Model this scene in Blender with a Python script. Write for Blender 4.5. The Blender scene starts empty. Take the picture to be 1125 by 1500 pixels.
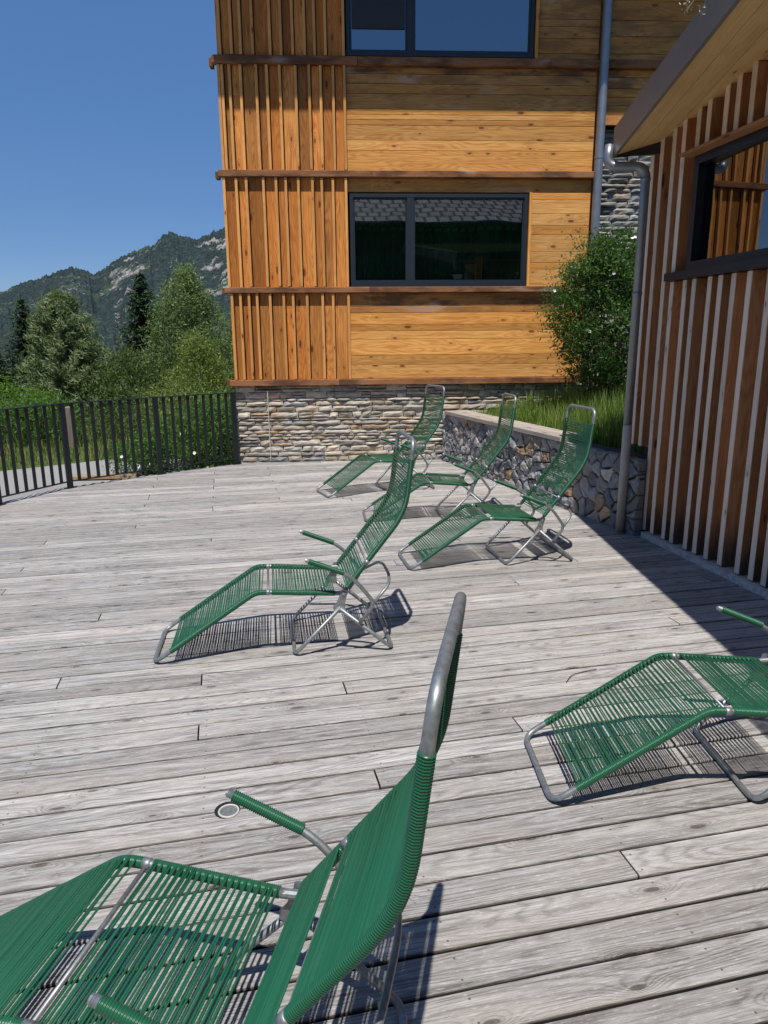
import bpy, bmesh, math, random
from mathutils import Vector, Matrix, noise as mnoise
R = random.Random(7)
scene = bpy.context.scene
col = scene.collection
rad = math.radians

# ------------------------------------------------------------------ helpers
class MB:
    """collects faces with UVs and a per-vertex random colour, becomes ONE mesh"""
    def __init__(s): s.v=[]; s.f=[]; s.uv=[]; s.c=[]
    def add(s, verts, faces, uvs=None, c=(.5,.5,.5)):
        b=len(s.v); s.v.extend(verts); s.c.extend([c]*len(verts))
        for i,f in enumerate(faces):
            s.f.append([b+k for k in f])
            s.uv.append(uvs[i] if uvs else [(0,0)]*len(f))
    def board(s, o, L, W, T, X=(1,0,0), Y=(0,1,0), ch=.003, c=None, uo=None, dirt=False):
        """plank: length L along X, width W along Y, thickness T along X x Y, chamfered front edges"""
        o=Vector(o); X=Vector(X); Y=Vector(Y); Z=X.cross(Y)
        if c is None: c=(R.random(),R.random(),0)
        if uo is None: uo=(R.uniform(0,90),R.uniform(0,60))
        pr=[(0,0),(0,T-ch),(ch,T),(W-ch,T),(W,T-ch),(W,0)]
        vs=[]; n=len(pr)
        for u in (0,L):
            for (w,t) in pr: vs.append(tuple(o+X*u+Y*w+Z*t))
        fs=[]; uv=[]
        for i in range(n):
            j=(i+1)%n
            fs.append((i,j,n+j,n+i)) if False else fs.append((j,i,n+i,n+j))
            vi=pr[i][0]+pr[i][1]*.7; vj=pr[j][0]+pr[j][1]*.7
            uv.append([(uo[0],uo[1]+vj),(uo[0],uo[1]+vi),(uo[0]+L,uo[1]+vi),(uo[0]+L,uo[1]+vj)])
        fs.append(tuple(range(n))); uv.append([(uo[0]+p[0]*.3,uo[1]+p[1]) for p in pr])
        fs.append(tuple(range(2*n-1,n-1,-1))); uv.append([(uo[0]+p[0]*.3,uo[1]+p[1]) for p in reversed(pr)])
        s.add(vs,fs,uv,c)
        if dirt:  # marks the lower edges, where gap shade is painted into the colour
            for k in (0,n-1,n,2*n-1): s.c[len(s.c)-2*n+k]=(c[0],c[1],1.)
    def box(s, a, b, c=(.5,.5,.5)):
        x0,y0,z0=a; x1,y1,z1=b
        vs=[(x,y,z) for z in (z0,z1) for y in (y0,y1) for x in (x0,x1)]
        fs=[(0,2,3,1),(4,5,7,6),(0,1,5,4),(2,6,7,3),(0,4,6,2),(1,3,7,5)]
        uv=[]
        for f in fs:
            q=[vs[k] for k in f]
            ex=[max(p[i] for p in q)-min(p[i] for p in q) for i in range(3)]
            ax=[i for i in range(3) if ex[i]>1e-9] or [0,1]
            ax=(ax+[0,1])[:2]
            ax.sort(key=lambda i:-ex[i])
            uv.append([(p[ax[0]]+a[0],p[ax[1]]+a[2]) for p in q])
        s.add(vs,fs,uv,c)
    def tube(s, pts, r, seg=10, caps=True, c=(.5,.5,.5)):
        """pts polyline, r radius or list"""
        pts=[Vector(p) for p in pts]; n=len(pts)
        rs=r if isinstance(r,(list,tuple)) else [r]*n
        t0=(pts[1]-pts[0]).normalized()
        up=Vector((0,0,1)) if abs(t0.z)<.9 else Vector((1,0,0))
        a=t0.cross(up).normalized(); vs=[]; uvs=[]; dist=0
        for i in range(n):
            t=((pts[min(i+1,n-1)]-pts[i]).normalized()+(pts[i]-pts[max(i-1,0)]).normalized())
            t=t.normalized() if t.length>1e-9 else t0
            a=(a-t*a.dot(t)).normalized(); b=t.cross(a)
            for k in range(seg):
                th=2*math.pi*k/seg
                vs.append(tuple(pts[i]+(a*math.cos(th)+b*math.sin(th))*rs[i]))
        fs=[]; uv=[]
        for i in range(n-1):
            d2=dist+(pts[i+1]-pts[i]).length
            for k in range(seg):
                k2=(k+1)%seg
                fs.append((i*seg+k,i*seg+k2,(i+1)*seg+k2,(i+1)*seg+k))
                uv.append([(dist,k/seg*.1),(dist,(k+1)/seg*.1),(d2,(k+1)/seg*.1),(d2,k/seg*.1)])
            dist=d2
        if caps:
            fs.append(tuple(range(seg-1,-1,-1))); uv.append([(0,0)]*seg)
            fs.append(tuple(range((n-1)*seg,n*seg))); uv.append([(0,0)]*seg)
        s.add(vs,fs,uv,c)
    def build(s, name, mat, parent=None, smooth=False, kind=None):
        me=bpy.data.meshes.new(name); me.from_pydata(s.v,[],s.f)
        ul=me.uv_layers.new(name="UVMap"); fl=[]
        for q in s.uv:
            for p in q: fl.extend((p[0],p[1]))
        ul.data.foreach_set("uv",fl)
        at=me.attributes.new("rnd","FLOAT_COLOR","POINT"); cl=[]
        for c in s.c: cl.extend((c[0],c[1],c[2],1))
        at.data.foreach_set("color",cl)
        if smooth: me.polygons.foreach_set("use_smooth",[True]*len(me.polygons))
        me.materials.append(mat); me.update()
        o=bpy.data.objects.new(name,me); col.objects.link(o)
        if parent: o.parent=parent
        if kind: o['kind']=kind
        return o

def thing(name, label, cat, loc=(0,0,0), rz=0, group=None):
    o=bpy.data.objects.new(name,None); col.objects.link(o); o.empty_display_size=.1
    o.location=loc; o.rotation_euler=(0,0,rz); o['label']=label; o['category']=cat
    if group: o['group']=group
    return o
def tag(o,label,cat,group=None):
    o['label']=label; o['category']=cat
    if group: o['group']=group
    return o
def fillet(pts, rads, n=5):
    pts=[Vector(p) for p in pts]; out=[pts[0]]
    for i in range(1,len(pts)-1):
        r=rads[i-1] if isinstance(rads,(list,tuple)) else rads
        p=pts[i]; a=(pts[i-1]-p); b=(pts[i+1]-p)
        d=min(r,a.length*.48,b.length*.48)
        if d<1e-5: out.append(p); continue
        A=p+a.normalized()*d; B=p+b.normalized()*d
        for k in range(n+1):
            t=k/n; out.append(A*(1-t)**2+p*2*t*(1-t)+B*t*t)
    out.append(pts[-1]); return out
def resample(pts, step):
    pts=[Vector(p) for p in pts]; L=[0]
    for i in range(1,len(pts)): L.append(L[-1]+(pts[i]-pts[i-1]).length)
    n=max(2,int(round(L[-1]/step))+1); out=[]; j=0
    for k in range(n):
        d=L[-1]*k/(n-1)
        while j<len(pts)-2 and L[j+1]<d: j+=1
        t=(d-L[j])/max(L[j+1]-L[j],1e-9); out.append(pts[j].lerp(pts[j+1],min(max(t,0),1)))
    return out

# ------------------------------------------------------------------ materials
class NT:
    def __init__(s,name):
        m=bpy.data.materials.new(name); m.use_nodes=True; s.m=m; s.t=m.node_tree; s.t.nodes.clear()
        s.out=s.n('ShaderNodeOutputMaterial'); s.b=s.n('ShaderNodeBsdfPrincipled'); s.l(s.b.outputs[0],s.out.inputs[0])
    def n(s,t,**k):
        x=s.t.nodes.new(t)
        for a,v in k.items(): setattr(x,a,v)
        return x
    def l(s,a,b): s.t.links.new(a,b)
    def set(s,inp,v):
        if hasattr(v,'is_output') or isinstance(v,bpy.types.NodeSocket): s.l(v,inp)
        else: inp.default_value=v
    def math(s,op,a,b=0.,c=0.,clamp=False):
        x=s.n('ShaderNodeMath',operation=op,use_clamp=clamp); s.set(x.inputs[0],a); s.set(x.inputs[1],b); s.set(x.inputs[2],c); return x.outputs[0]
    def mix(s,f,a,b,mode='MIX'):
        x=s.n('ShaderNodeMix',data_type='RGBA',blend_type=mode); s.set(x.inputs[0],f)
        s.set(x.inputs[6],a if not isinstance(a,tuple) else (*a,1)); s.set(x.inputs[7],b if not isinstance(b,tuple) else (*b,1)); return x.outputs[2]
    def noise(s,vec,scale=5.,detail=3.,rough=.55,dim='3D'):
        x=s.n('ShaderNodeTexNoise',noise_dimensions=dim); 
        if vec is not None: s.l(vec,x.inputs['Vector'])
        x.inputs['Scale'].default_value=scale; x.inputs['Detail'].default_value=detail; x.inputs['Roughness'].default_value=rough; return x.outputs[0]
    def vm(s,vec,sc):
        x=s.n('ShaderNodeVectorMath',operation='MULTIPLY'); s.l(vec,x.inputs[0]); x.inputs[1].default_value=sc; return x.outputs[0]
    def ss(s,v,a,b,c=0.,d=1.):
        x=s.n('ShaderNodeMapRange',interpolation_type='SMOOTHSTEP'); s.set(x.inputs[0],v); x.inputs[1].default_value=a; x.inputs[2].default_value=b; x.inputs[3].default_value=c; x.inputs[4].default_value=d; return x.outputs[0]
    def ramp(s,v,stops):
        x=s.n('ShaderNodeValToRGB'); s.l(v,x.inputs[0]); e=x.color_ramp.elements
        while len(e)>1: e.remove(e[-1])
        e[0].position=stops[0][0]; e[0].color=(*stops[0][1],1)
        for p,c in stops[1:]:
            k=e.new(p); k.color=(*c,1)
        return x.outputs[0]
    def bump(s,h,dist=.002,strength=1.):
        x=s.n('ShaderNodeBump'); x.inputs['Strength'].default_value=strength; x.inputs['Distance'].default_value=dist; s.l(h,x.inputs['Height']); s.l(x.outputs[0],s.b.inputs['Normal'])
    def rnd(s):
        a=s.n('ShaderNodeAttribute',attribute_name='rnd'); x=s.n('ShaderNodeSeparateColor'); s.l(a.outputs['Color'],x.inputs[0]); return x.outputs
    def pos(s): return s.n('ShaderNodeNewGeometry').outputs['Position']
    def fin(s,color,rough=.6,spec=.5,metal=0.):
        s.set(s.b.inputs['Base Color'],color if not isinstance(color,tuple) else (*color,1)); s.set(s.b.inputs['Roughness'],rough)
        s.b.inputs['Specular IOR Level'].default_value=spec; s.b.inputs['Metallic'].default_value=metal; return s.m

def wood(name, light, dark, knot, hi=None, ring=.45, fib=.4, bright=(.8,1.15), rough=.7, knotsc=(1.7,5.5), damp=None, stain=None, bumpd=.0012, knotr=.09, blotch=.3, grey=None, kop=.9, seam=False, rf=1., rp=1.6, ff=(5,190,1), kt=.45):
    N=NT(name); uv=N.n('ShaderNodeUVMap',uv_map='UVMap').outputs[0]; rn=N.rnd()
    kv=N.vm(uv,(knotsc[0],knotsc[1],1)); 
    wob=N.noise(N.vm(uv,(2.2,6,1)),1.,2.)
    vor=N.n('ShaderNodeTexVoronoi',voronoi_dimensions='2D'); N.l(kv,vor.inputs['Vector']); vor.inputs['Scale'].default_value=1.
    kd=vor.outputs['Distance']; sc=N.n('ShaderNodeSeparateColor'); N.l(vor.outputs['Color'],sc.inputs[0])
    has=N.ss(sc.outputs[0],kt,kt+.05)
    ksz=N.math('MULTIPLY_ADD',sc.outputs[1],knotr*.9,knotr*.45)
    kmask=N.math('MULTIPLY',N.math('SUBTRACT',1.,N.math('DIVIDE',kd,ksz),clamp=True),has)
    kmask2=N.ss(kmask,.0,.45)
    halo=N.math('MULTIPLY',N.math('POWER',N.math('SUBTRACT',1.,N.math('DIVIDE',kd,.34),clamp=True),2.),has)
    g=N.noise(N.vm(uv,(.75,7.5,1)),1.,1.5,.4)
    ph=N.math('MULTIPLY_ADD',g,36.*rf,N.math('MULTIPLY',halo,9.*rf))
    rings=N.math('MULTIPLY_ADD',N.math('SINE',N.math('MULTIPLY',ph,3.)),.5,.5)
    rings=N.math('POWER',rings,rp)
    f=N.noise(N.vm(uv,ff),1.,3.,.7)
    f2=N.noise(N.vm(uv,(1.5,38,1)),1.,3.,.6)
    a=N.math('MULTIPLY_ADD',rings,ring*.55,N.math('MULTIPLY',N.math('SUBTRACT',N.math('ADD',f,f2),.62),fib*1.6))
    a=N.math('MULTIPLY_ADD',a,1.,0.,clamp=True)
    c=N.mix(a,light,dark)
    big=N.noise(N.vm(uv,(1.3,5,1)),1.,4.,.6)
    if hi: c=N.mix(N.ss(rn[1],.2,.9),c,N.mix(a,hi,dark))
    if grey: c=N.mix(N.math('MULTIPLY',N.ss(big,.42,.68),grey[1]),c,grey[0])
    br=N.math('MULTIPLY_ADD',rn[0],bright[1]-bright[0],bright[0])
    br=N.math('MULTIPLY',br,N.math('MULTIPLY_ADD',big,blotch*2,1-blotch))
    c=N.mix(N.math('MULTIPLY',halo,.45),c,N.mix(.5,dark,knot))
    c=N.mix(N.math('MULTIPLY',kmask2,kop),c,knot)
    mb=N.n('ShaderNodeVectorMath',operation='SCALE'); N.l(c,mb.inputs[0]); N.set(mb.inputs['Scale'],br); c=mb.outputs[0]
    if seam:
        N.seam=None
        cr=N.noise(N.vm(uv,(3.2,110,1)),1.,2.,.5); c=N.mix(N.math('MULTIPLY',N.ss(cr,.66,.72),N.ss(big,.45,.6)),c,(.07,.06,.055))
        sp=N.noise(N.vm(uv,(26,150,1)),1.,3.,.75); c=N.mix(N.ss(sp,.54,.72,0.,.45),c,(.21,.19,.178)); c=N.mix(N.ss(sp,.46,.30,0.,.35),c,(.76,.75,.74))
        dx=N.n('ShaderNodeVectorMath',operation='DOT_PRODUCT'); N.l(N.pos(),dx.inputs[0]); dx.inputs[1].default_value=(math.cos(rad(12.4)),math.sin(rad(12.4)),0)
        dy=N.n('ShaderNodeVectorMath',operation='DOT_PRODUCT'); N.l(N.pos(),dy.inputs[0]); dy.inputs[1].default_value=(-math.sin(rad(12.4)),math.cos(rad(12.4)),0)
        ax=N.math('MULTIPLY',N.math('ABSOLUTE',N.math('SUBTRACT',N.math('FRACT',N.math('ADD',N.math('DIVIDE',N.math('ADD',dx.outputs['Value'],.165),.69),20.5)),.5)),.69)
        fy=N.math('FRACT',N.math('ADD',N.math('DIVIDE',N.math('SUBTRACT',dy.outputs['Value'],1.95),.1275),60.))
        ay=N.math('MULTIPLY',N.math('ABSOLUTE',N.math('SUBTRACT',N.math('ABSOLUTE',N.math('SUBTRACT',fy,.47)),.27)),.1275)
        rr=N.math('SQRT',N.math('ADD',N.math('POWER',ax,2.),N.math('POWER',ay,2.)))
        c=N.mix(N.ss(rr,.0042,.003,0.,.75),c,(.045,.04,.038))
        c=N.mix(N.ss(rn[2],.02,.4),c,(.03,.027,.024))  # board sides darkened to imitate the shade inside the gaps
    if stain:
        c=N.mix(N.math('MULTIPLY',rn[2],.55),c,(.40,.165,.055))  # browner tone imitating roof shade on the upper boards, besides water stain
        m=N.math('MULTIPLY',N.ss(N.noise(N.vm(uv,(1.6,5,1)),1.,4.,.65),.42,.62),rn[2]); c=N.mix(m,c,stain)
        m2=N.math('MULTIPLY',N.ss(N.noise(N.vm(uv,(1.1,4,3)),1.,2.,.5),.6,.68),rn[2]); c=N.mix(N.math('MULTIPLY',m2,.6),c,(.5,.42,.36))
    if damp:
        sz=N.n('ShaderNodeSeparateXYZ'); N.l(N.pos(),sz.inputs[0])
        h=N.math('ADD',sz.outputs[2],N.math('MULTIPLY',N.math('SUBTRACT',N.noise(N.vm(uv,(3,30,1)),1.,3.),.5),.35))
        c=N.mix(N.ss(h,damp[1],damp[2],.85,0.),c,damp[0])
    N.bump(N.math('ADD',N.math('MULTIPLY',rings,-.35),N.math('ADD',N.math('MULTIPLY',f,-.8),N.math('MULTIPLY',kmask2,-.5))),bumpd)
    return N.fin(c,rough,.25)

M={}
M['deck']=wood('weathered_deck',(.68,.668,.655),(.19,.176,.165),(.10,.082,.068),ring=.46,fib=.92,bright=(.72,1.12),rough=.72,knotsc=(2.3,7.4),knotr=.075,blotch=.30,grey=((.36,.32,.285),.55),bumpd=.0026,kop=.85,seam=True,rf=1.5,rp=2.6,ff=(9,300,1))
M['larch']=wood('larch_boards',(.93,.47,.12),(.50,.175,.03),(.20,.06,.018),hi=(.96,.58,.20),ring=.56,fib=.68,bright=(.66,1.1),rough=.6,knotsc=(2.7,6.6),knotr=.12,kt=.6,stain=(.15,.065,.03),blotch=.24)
M['larch_board_v']=wood('larch_upright_boards',(.82,.325,.065),(.38,.105,.018),(.14,.04,.012),hi=(.90,.43,.11),ring=.6,fib=.6,bright=(.5,1.08),rough=.6,knotsc=(2.0,6.),knotr=.10,blotch=.3)
M['larch_batten']=wood('larch_battens',(.88,.47,.155),(.54,.22,.055),(.18,.06,.02),hi=(.78,.38,.12),ring=.5,fib=.55,bright=(.8,1.1),rough=.6,knotsc=(2.2,6.),knotr=.08,blotch=.25)
M['ledge']=wood('weathered_ledge',(.31,.14,.07),(.13,.048,.024),(.06,.028,.018),ring=.55,fib=.7,bright=(.7,1.15),rough=.75,grey=((.28,.19,.13),.6),blotch=.4,stain=(.08,.035,.02))
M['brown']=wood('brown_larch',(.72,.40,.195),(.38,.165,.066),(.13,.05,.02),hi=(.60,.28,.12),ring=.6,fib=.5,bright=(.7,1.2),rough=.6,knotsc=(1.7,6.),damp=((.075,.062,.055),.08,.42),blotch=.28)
M['paleface']=wood('silvered_batten_edge',(.86,.70,.56),(.60,.46,.35),(.22,.14,.09),ring=.3,fib=.5,bright=(.88,1.1),rough=.7,knotsc=(2.6,9.),knotr=.06,blotch=.2)
M['soffit']=wood('soffit_boards',(.92,.64,.30),(.72,.42,.16),(.30,.12,.05),ring=.4,fib=.35,bright=(.92,1.06),rough=.6,knotsc=(3.2,5.),knotr=.06)
M['coping']=wood('coping_plank',(.50,.45,.40),(.26,.22,.18),(.12,.09,.07),ring=.4,fib=.6,bright=(.85,1.1),rough=.7)
M['plank']=wood('tan_plank',(.42,.30,.18),(.25,.16,.09),(.1,.06,.04),ring=.4,fib=.5,rough=.75)
M['postwood']=wood('old_post',(.26,.22,.18),(.12,.10,.08),(.05,.04,.03),ring=.4,fib=.6,rough=.8)

def plain(name,color,rough=.5,metal=0.,spec=.5,var=0.,sc=20.,dark=None,bump=0.):
    N=NT(name); c=color
    if var:
        n=N.noise(N.pos(),sc,4.,.6); c=N.mix(N.ss(n,.35,.7,0.,var),color,dark or tuple(x*.4 for x in color))
        if bump: N.bump(n,bump)
    return N.fin(c,rough,spec,metal)
M['galv']=plain('galvanised_steel',(.34,.365,.375),.50,.7,.5,.6,60.,(.17,.18,.18))
M['bolt']=plain('steel_bolt',(.5,.5,.5),.38,.85)
M['blackframe']=plain('black_window_frame',(.010,.011,.013),.4)
M['zinc']=plain('zinc_pipe',(.30,.32,.345),.42,.7,.5,.35,9.,(.18,.19,.21))
M['standpipe']=plain('grey_brown_pipe',(.44,.42,.40),.55,.2,.5,.3,9.)
M['fascia']=plain('brown_metal_sheet',(.29,.235,.20),.45,.4,.5,.2,3.,(.18,.15,.135))
M['frame']=plain('blue_grey_frame',(.013,.021,.031),.45,.0,.5)
M['fence']=plain('anthracite_paint',(.008,.012,.015),.55,0.,.5,.3,8.)
M['black']=plain('dark_void',(.01,.009,.008),.9)
M['sole']=plain('concrete_sole',(.66,.60,.53),.9,0.,.2,.5,25.,(.24,.22,.2),.003)
M['socket']=plain('grey_plastic_socket',(.50,.50,.48),.5)
M['socket_in']=plain('socket_bottom',(.16,.17,.175),.6,0.,.5,.5,60.)
M['white']=plain('white_enamel',(.75,.74,.70),.5)
M['greenroof']=plain('green_roof_matting',(.035,.045,.018),1.,0.,0.,.6,5.,(.015,.02,.01))
M['underside']=plain('roof_sheet_dark',(.05,.05,.055),.5,.3)
def cordmat(name,c1,c2):
    N=NT(name); rn=N.rnd(); n=N.noise(N.pos(),14.,3.)
    c=N.mix(rn[0],c1,c2); c=N.mix(N.ss(n,.5,.8,0.,.35),c,(c1[0]*1.8+.02,c1[1]*1.25,c1[2]*1.6))
    m=N.fin(c,.33,.45); return m
M['cord']=cordmat('green_pvc_cord',(.011,.092,.044),(.018,.118,.062))
def glass(name,ior,tint=(.45,.55,.5)):
    N=NT(name); N.t.nodes.remove(N.b)
    fr=N.n('ShaderNodeFresnel'); fr.inputs[0].default_value=ior
    gl=N.n('ShaderNodeBsdfGlossy'); gl.inputs['Roughness'].default_value=.0; gl.inputs[0].default_value=(.9,.95,1,1)
    n=N.noise(N.pos(),1.3,1.); bp=N.n('ShaderNodeBump'); bp.inputs['Distance'].default_value=.004; bp.inputs['Strength'].default_value=.5; N.l(n,bp.inputs['Height']); N.l(bp.outputs[0],gl.inputs['Normal'])
    tr=N.n('ShaderNodeBsdfTransparent'); tr.inputs[0].default_value=(*tint,1)
    mx=N.n('ShaderNodeMixShader'); N.l(fr.outputs[0],mx.inputs[0]); N.l(tr.outputs[0],mx.inputs[1]); N.l(gl.outputs[0],mx.inputs[2]); N.l(mx.outputs[0],N.out.inputs[0]); return N.m
M['glass']=glass('window_glass',1.8,(.6,.7,.65))
M['glass_up']=glass('window_glass_upper',3.4,(.3,.35,.4))
M['glass_side']=glass('window_glass_side',2.7,(.35,.35,.35))
M['curtain']=plain('green_curtain',(.03,.20,.11),.9,0,.1,.6,3.)
M['blindbrown']=plain('dark_brown_blind',(.022,.014,.010),.35)
M['roombrown']=plain('room_lining',(.10,.07,.05),.8)
def stone(name,stops,mort=None,bd=.006):
    N=NT(name); rn=N.rnd(); p=N.pos()
    c=N.ramp(rn[0],stops)
    n=N.noise(N.vm(p,(1,1,2.6)),9.,6.,.68); n2=N.noise(N.vm(p,(1,1,4)),40.,4.,.7); n3=N.noise(p,2.3,3.)
    c=N.mix(N.ss(n,.42,.68,0.,.45),c,(.12,.115,.11)); c=N.mix(N.ss(n3,.52,.68,0.,.5),c,(.36,.25,.14))
    c=N.mix(N.ss(n2,.52,.75,0.,.45),c,(.52,.49,.44))
    mb=N.n('ShaderNodeVectorMath',operation='SCALE'); N.l(c,mb.inputs[0]); N.set(mb.inputs['Scale'],N.math('MULTIPLY_ADD',rn[1],.6,.72))
    N.bump(N.math('ADD',n,N.math('MULTIPLY',n2,.5)),bd); return N.fin(mb.outputs[0],.8,.25)
M['ledgestone']=stone('ledge_stone',[(0,(.40,.37,.325)),(.25,(.48,.43,.36)),(.5,(.42,.36,.28)),(.68,(.30,.305,.31)),(.84,(.54,.47,.37)),(.94,(.46,.31,.18)),(1,(.56,.52,.45))])
M['ledgestone_grey']=stone('ledge_stone_grey',[(0,(.20,.21,.20)),(.4,(.28,.29,.28)),(.7,(.24,.24,.23)),(1,(.36,.35,.33))])
M['rubble']=stone('rubble_stone',[(0,(.21,.22,.235)),(.4,(.29,.295,.30)),(.66,(.38,.365,.345)),(.84,(.25,.25,.255)),(.93,(.44,.29,.16)),(1,(.52,.50,.46))],bd=.012)
M['mortar']=plain('mortar',(.30,.27,.22),.95,0,.1,.6,30.,(.17,.15,.13),.004)
M['darkjoint']=plain('dark_joint',(.10,.095,.085),.95,0,.1,.5,30.)
def leafmat(name,c1,c2,c3,transl=.3,rough=.5):
    N=NT(name); rn=N.rnd()
    c=N.ramp(rn[0],[(0,c1),(.55,c2),(1,c3)])
    N.fin(c,rough,.3)
    tl=N.n('ShaderNodeBsdfTranslucent'); N.l(N.mix(.6,c,(c3[0]*1.3,c3[1]*1.5,c3[2]*.6)),tl.inputs[0])
    mx=N.n('ShaderNodeMixShader'); mx.inputs[0].default_value=transl; N.l(N.b.outputs[0],mx.inputs[1]); N.l(tl.outputs[0],mx.inputs[2]); N.l(mx.outputs[0],N.out.inputs[0]); return N.m
M['rose']=leafmat('rose_leaves',(.018,.045,.012),(.055,.12,.026),(.13,.23,.05))
M['hedge']=leafmat('hedge_leaves',(.025,.065,.014),(.07,.15,.03),(.15,.26,.05))
M['spruce']=leafmat('spruce_needles',(.012,.028,.014),(.030,.055,.024),(.07,.105,.04),.1)
M['pine']=leafmat('pine_needles',(.05,.08,.036),(.14,.19,.08),(.28,.33,.16),.22)
M['birch']=leafmat('birch_leaves',(.06,.095,.035),(.15,.205,.078),(.29,.35,.15),.33)
M['ybirch']=leafmat('young_birch_leaves',(.07,.105,.022),(.155,.205,.045),(.28,.33,.09),.35)
M['bright']=leafmat('bright_leaves',(.05,.12,.012),(.11,.22,.02),(.2,.33,.03),.4)
M['willow']=leafmat('willow_leaves',(.07,.10,.055),(.13,.17,.09),(.20,.24,.13),.25)
M['olive']=leafmat('dark_leaves',(.035,.06,.017),(.085,.13,.036),(.16,.21,.06),.28)
M['grass']=leafmat('grass_blades',(.05,.10,.018),(.12,.21,.035),(.26,.34,.09),.4)
M['drygrass']=leafmat('meadow_blades',(.035,.065,.012),(.075,.115,.022),(.20,.20,.06),.25)
M['petal']=plain('white_petal',(.80,.80,.74),.6)
M['dryflower']=plain('dry_flower',(.55,.47,.30),.8)
M['bark']=plain('bark',(.09,.07,.055),.9,0,.1,.6,12.)
M['bark_birch']=plain('birch_bark',(.5,.48,.44),.8,0,.2,.6,9.,(.07,.06,.05))
def ground():
    N=NT('meadow_ground'); p=N.pos(); a=N.noise(p,.35,5.); b=N.noise(p,4.,5.,.7)
    c=N.mix(N.ss(a,.35,.65),(.05,.085,.018),(.085,.12,.03)); c=N.mix(N.ss(b,.45,.7,0.,.6),c,(.14,.15,.05)); N.bump(b,.05); return N.fin(c,.95,.1)
M['ground']=ground()
M['soil']=plain('bed_soil',(.06,.075,.025),.95,0,.1,.6,6.,(.03,.035,.015))
def gravel():
    N=NT('pale_gravel'); p=N.pos(); a=N.noise(p,60.,4.,.7); b=N.noise(p,.9,4.)
    c=N.mix(a,(.22,.215,.21),(.40,.39,.38)); c=N.mix(N.ss(b,.4,.7,0.,.35),c,(.24,.23,.21)); N.bump(a,.01); return N.fin(c,.9,.2)
M['path']=gravel()
def mountain():
    N=NT('mountain_slope'); p=N.pos(); rn=N.rnd(); g=N.n('ShaderNodeNewGeometry')
    sz=N.n('ShaderNodeSeparateXYZ'); N.l(g.outputs['Normal'],sz.inputs[0])
    big=N.noise(N.vm(p,(1,1,1.4)),.006,5.,.6); med=N.noise(N.vm(p,(1,1,.7)),.03,5.,.65); fine=N.noise(N.vm(p,(1,1,.45)),.11,4.,.75)
    forest=N.mix(N.ss(fine,.38,.60),(.006,.012,.011),(.044,.060,.046))
    forest=N.mix(N.ss(med,.5,.7,0.,.5),forest,(.055,.090,.05))
    mead=N.mix(fine,(.06,.115,.035),(.10,.16,.05))
    rock=N.mix(N.ss(N.noise(N.vm(p,(1,1,.3)),.05,5.,.7),.35,.65),(.12,.115,.11),(.42,.39,.36))
    rm=N.math('MULTIPLY',N.ss(N.math('ADD',N.math('MULTIPLY',med,.5),N.math('MULTIPLY',big,.6)),.56,.62),rn[0])
    mm=N.math('MULTIPLY',N.ss(N.math('ADD',N.math('MULTIPLY',big,1.),N.math('MULTIPLY',med,-.25)),.44,.52),rn[1])
    c=N.mix(mm,forest,mead); c=N.mix(N.ss(N.math('ADD',rm,N.math('MULTIPLY',N.math('SUBTRACT',fine,.5),1.3)),.35,.55),c,rock)
    c=N.mix(.09,c,(.10,.16,.25))  # bluish aerial haze mixed into the slope colour
    N.bump(fine,7.,.9); return N.fin(c,.95,.05)
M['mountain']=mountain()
def slates():
    N=NT('grey_roof_slates'); uv=N.n('ShaderNodeUVMap',uv_map='UVMap').outputs[0]
    b=N.n('ShaderNodeTexBrick'); N.l(uv,b.inputs['Vector']); b.inputs['Scale'].default_value=1.; b.inputs['Brick Width'].default_value=.42; b.inputs['Row Height'].default_value=.55; b.inputs['Mortar Size'].default_value=.055
    b.inputs['Color1'].default_value=(.60,.61,.63,1); b.inputs['Color2'].default_value=(.42,.43,.45,1); b.inputs['Mortar'].default_value=(.012,.012,.014,1)
    return N.fin(b.outputs[0],.6,.4)
M['slates']=slates()

# ------------------------------------------------------------------ camera, light, sky
F,H,PITCH,ROLL=1040.,1.65,rad(13.5),rad(.45)
f=Vector((0,math.cos(PITCH),-math.sin(PITCH))); r=Vector((1,0,0)); u=r.cross(f)
r2=r*math.cos(ROLL)-u*math.sin(ROLL); u2=r*math.sin(ROLL)+u*math.cos(ROLL)
cam=bpy.data.cameras.new("camera"); co=bpy.data.objects.new("camera",cam); col.objects.link(co)
co.matrix_world=Matrix(((r2.x,u2.x,-f.x,0),(r2.y,u2.y,-f.y,0),(r2.z,u2.z,-f.z,H),(0,0,0,1)))
cam.sensor_fit='VERTICAL'; cam.sensor_height=36; cam.lens=36*F/1500; cam.clip_end=9000; cam.clip_start=.05
scene.camera=co
ELEV=66.2
sl=bpy.data.lights.new("sun","SUN"); so=bpy.data.objects.new("sun",sl); col.objects.link(so)
sl.energy=5.; sl.angle=rad(.53); sl.color=(1,.95,.88); so.rotation_euler=(rad(90-ELEV),0,rad(-1))
w=bpy.data.worlds.new("World"); scene.world=w; w.use_nodes=True; wt=w.node_tree
sky=wt.nodes.new('ShaderNodeTexSky'); sky.sky_type='NISHITA'; sky.sun_disc=False; sky.sun_elevation=rad(ELEV); sky.sun_rotation=rad(180); sky.altitude=1500; sky.air_density=1.; sky.dust_density=.1; sky.ozone_density=1.5
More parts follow.
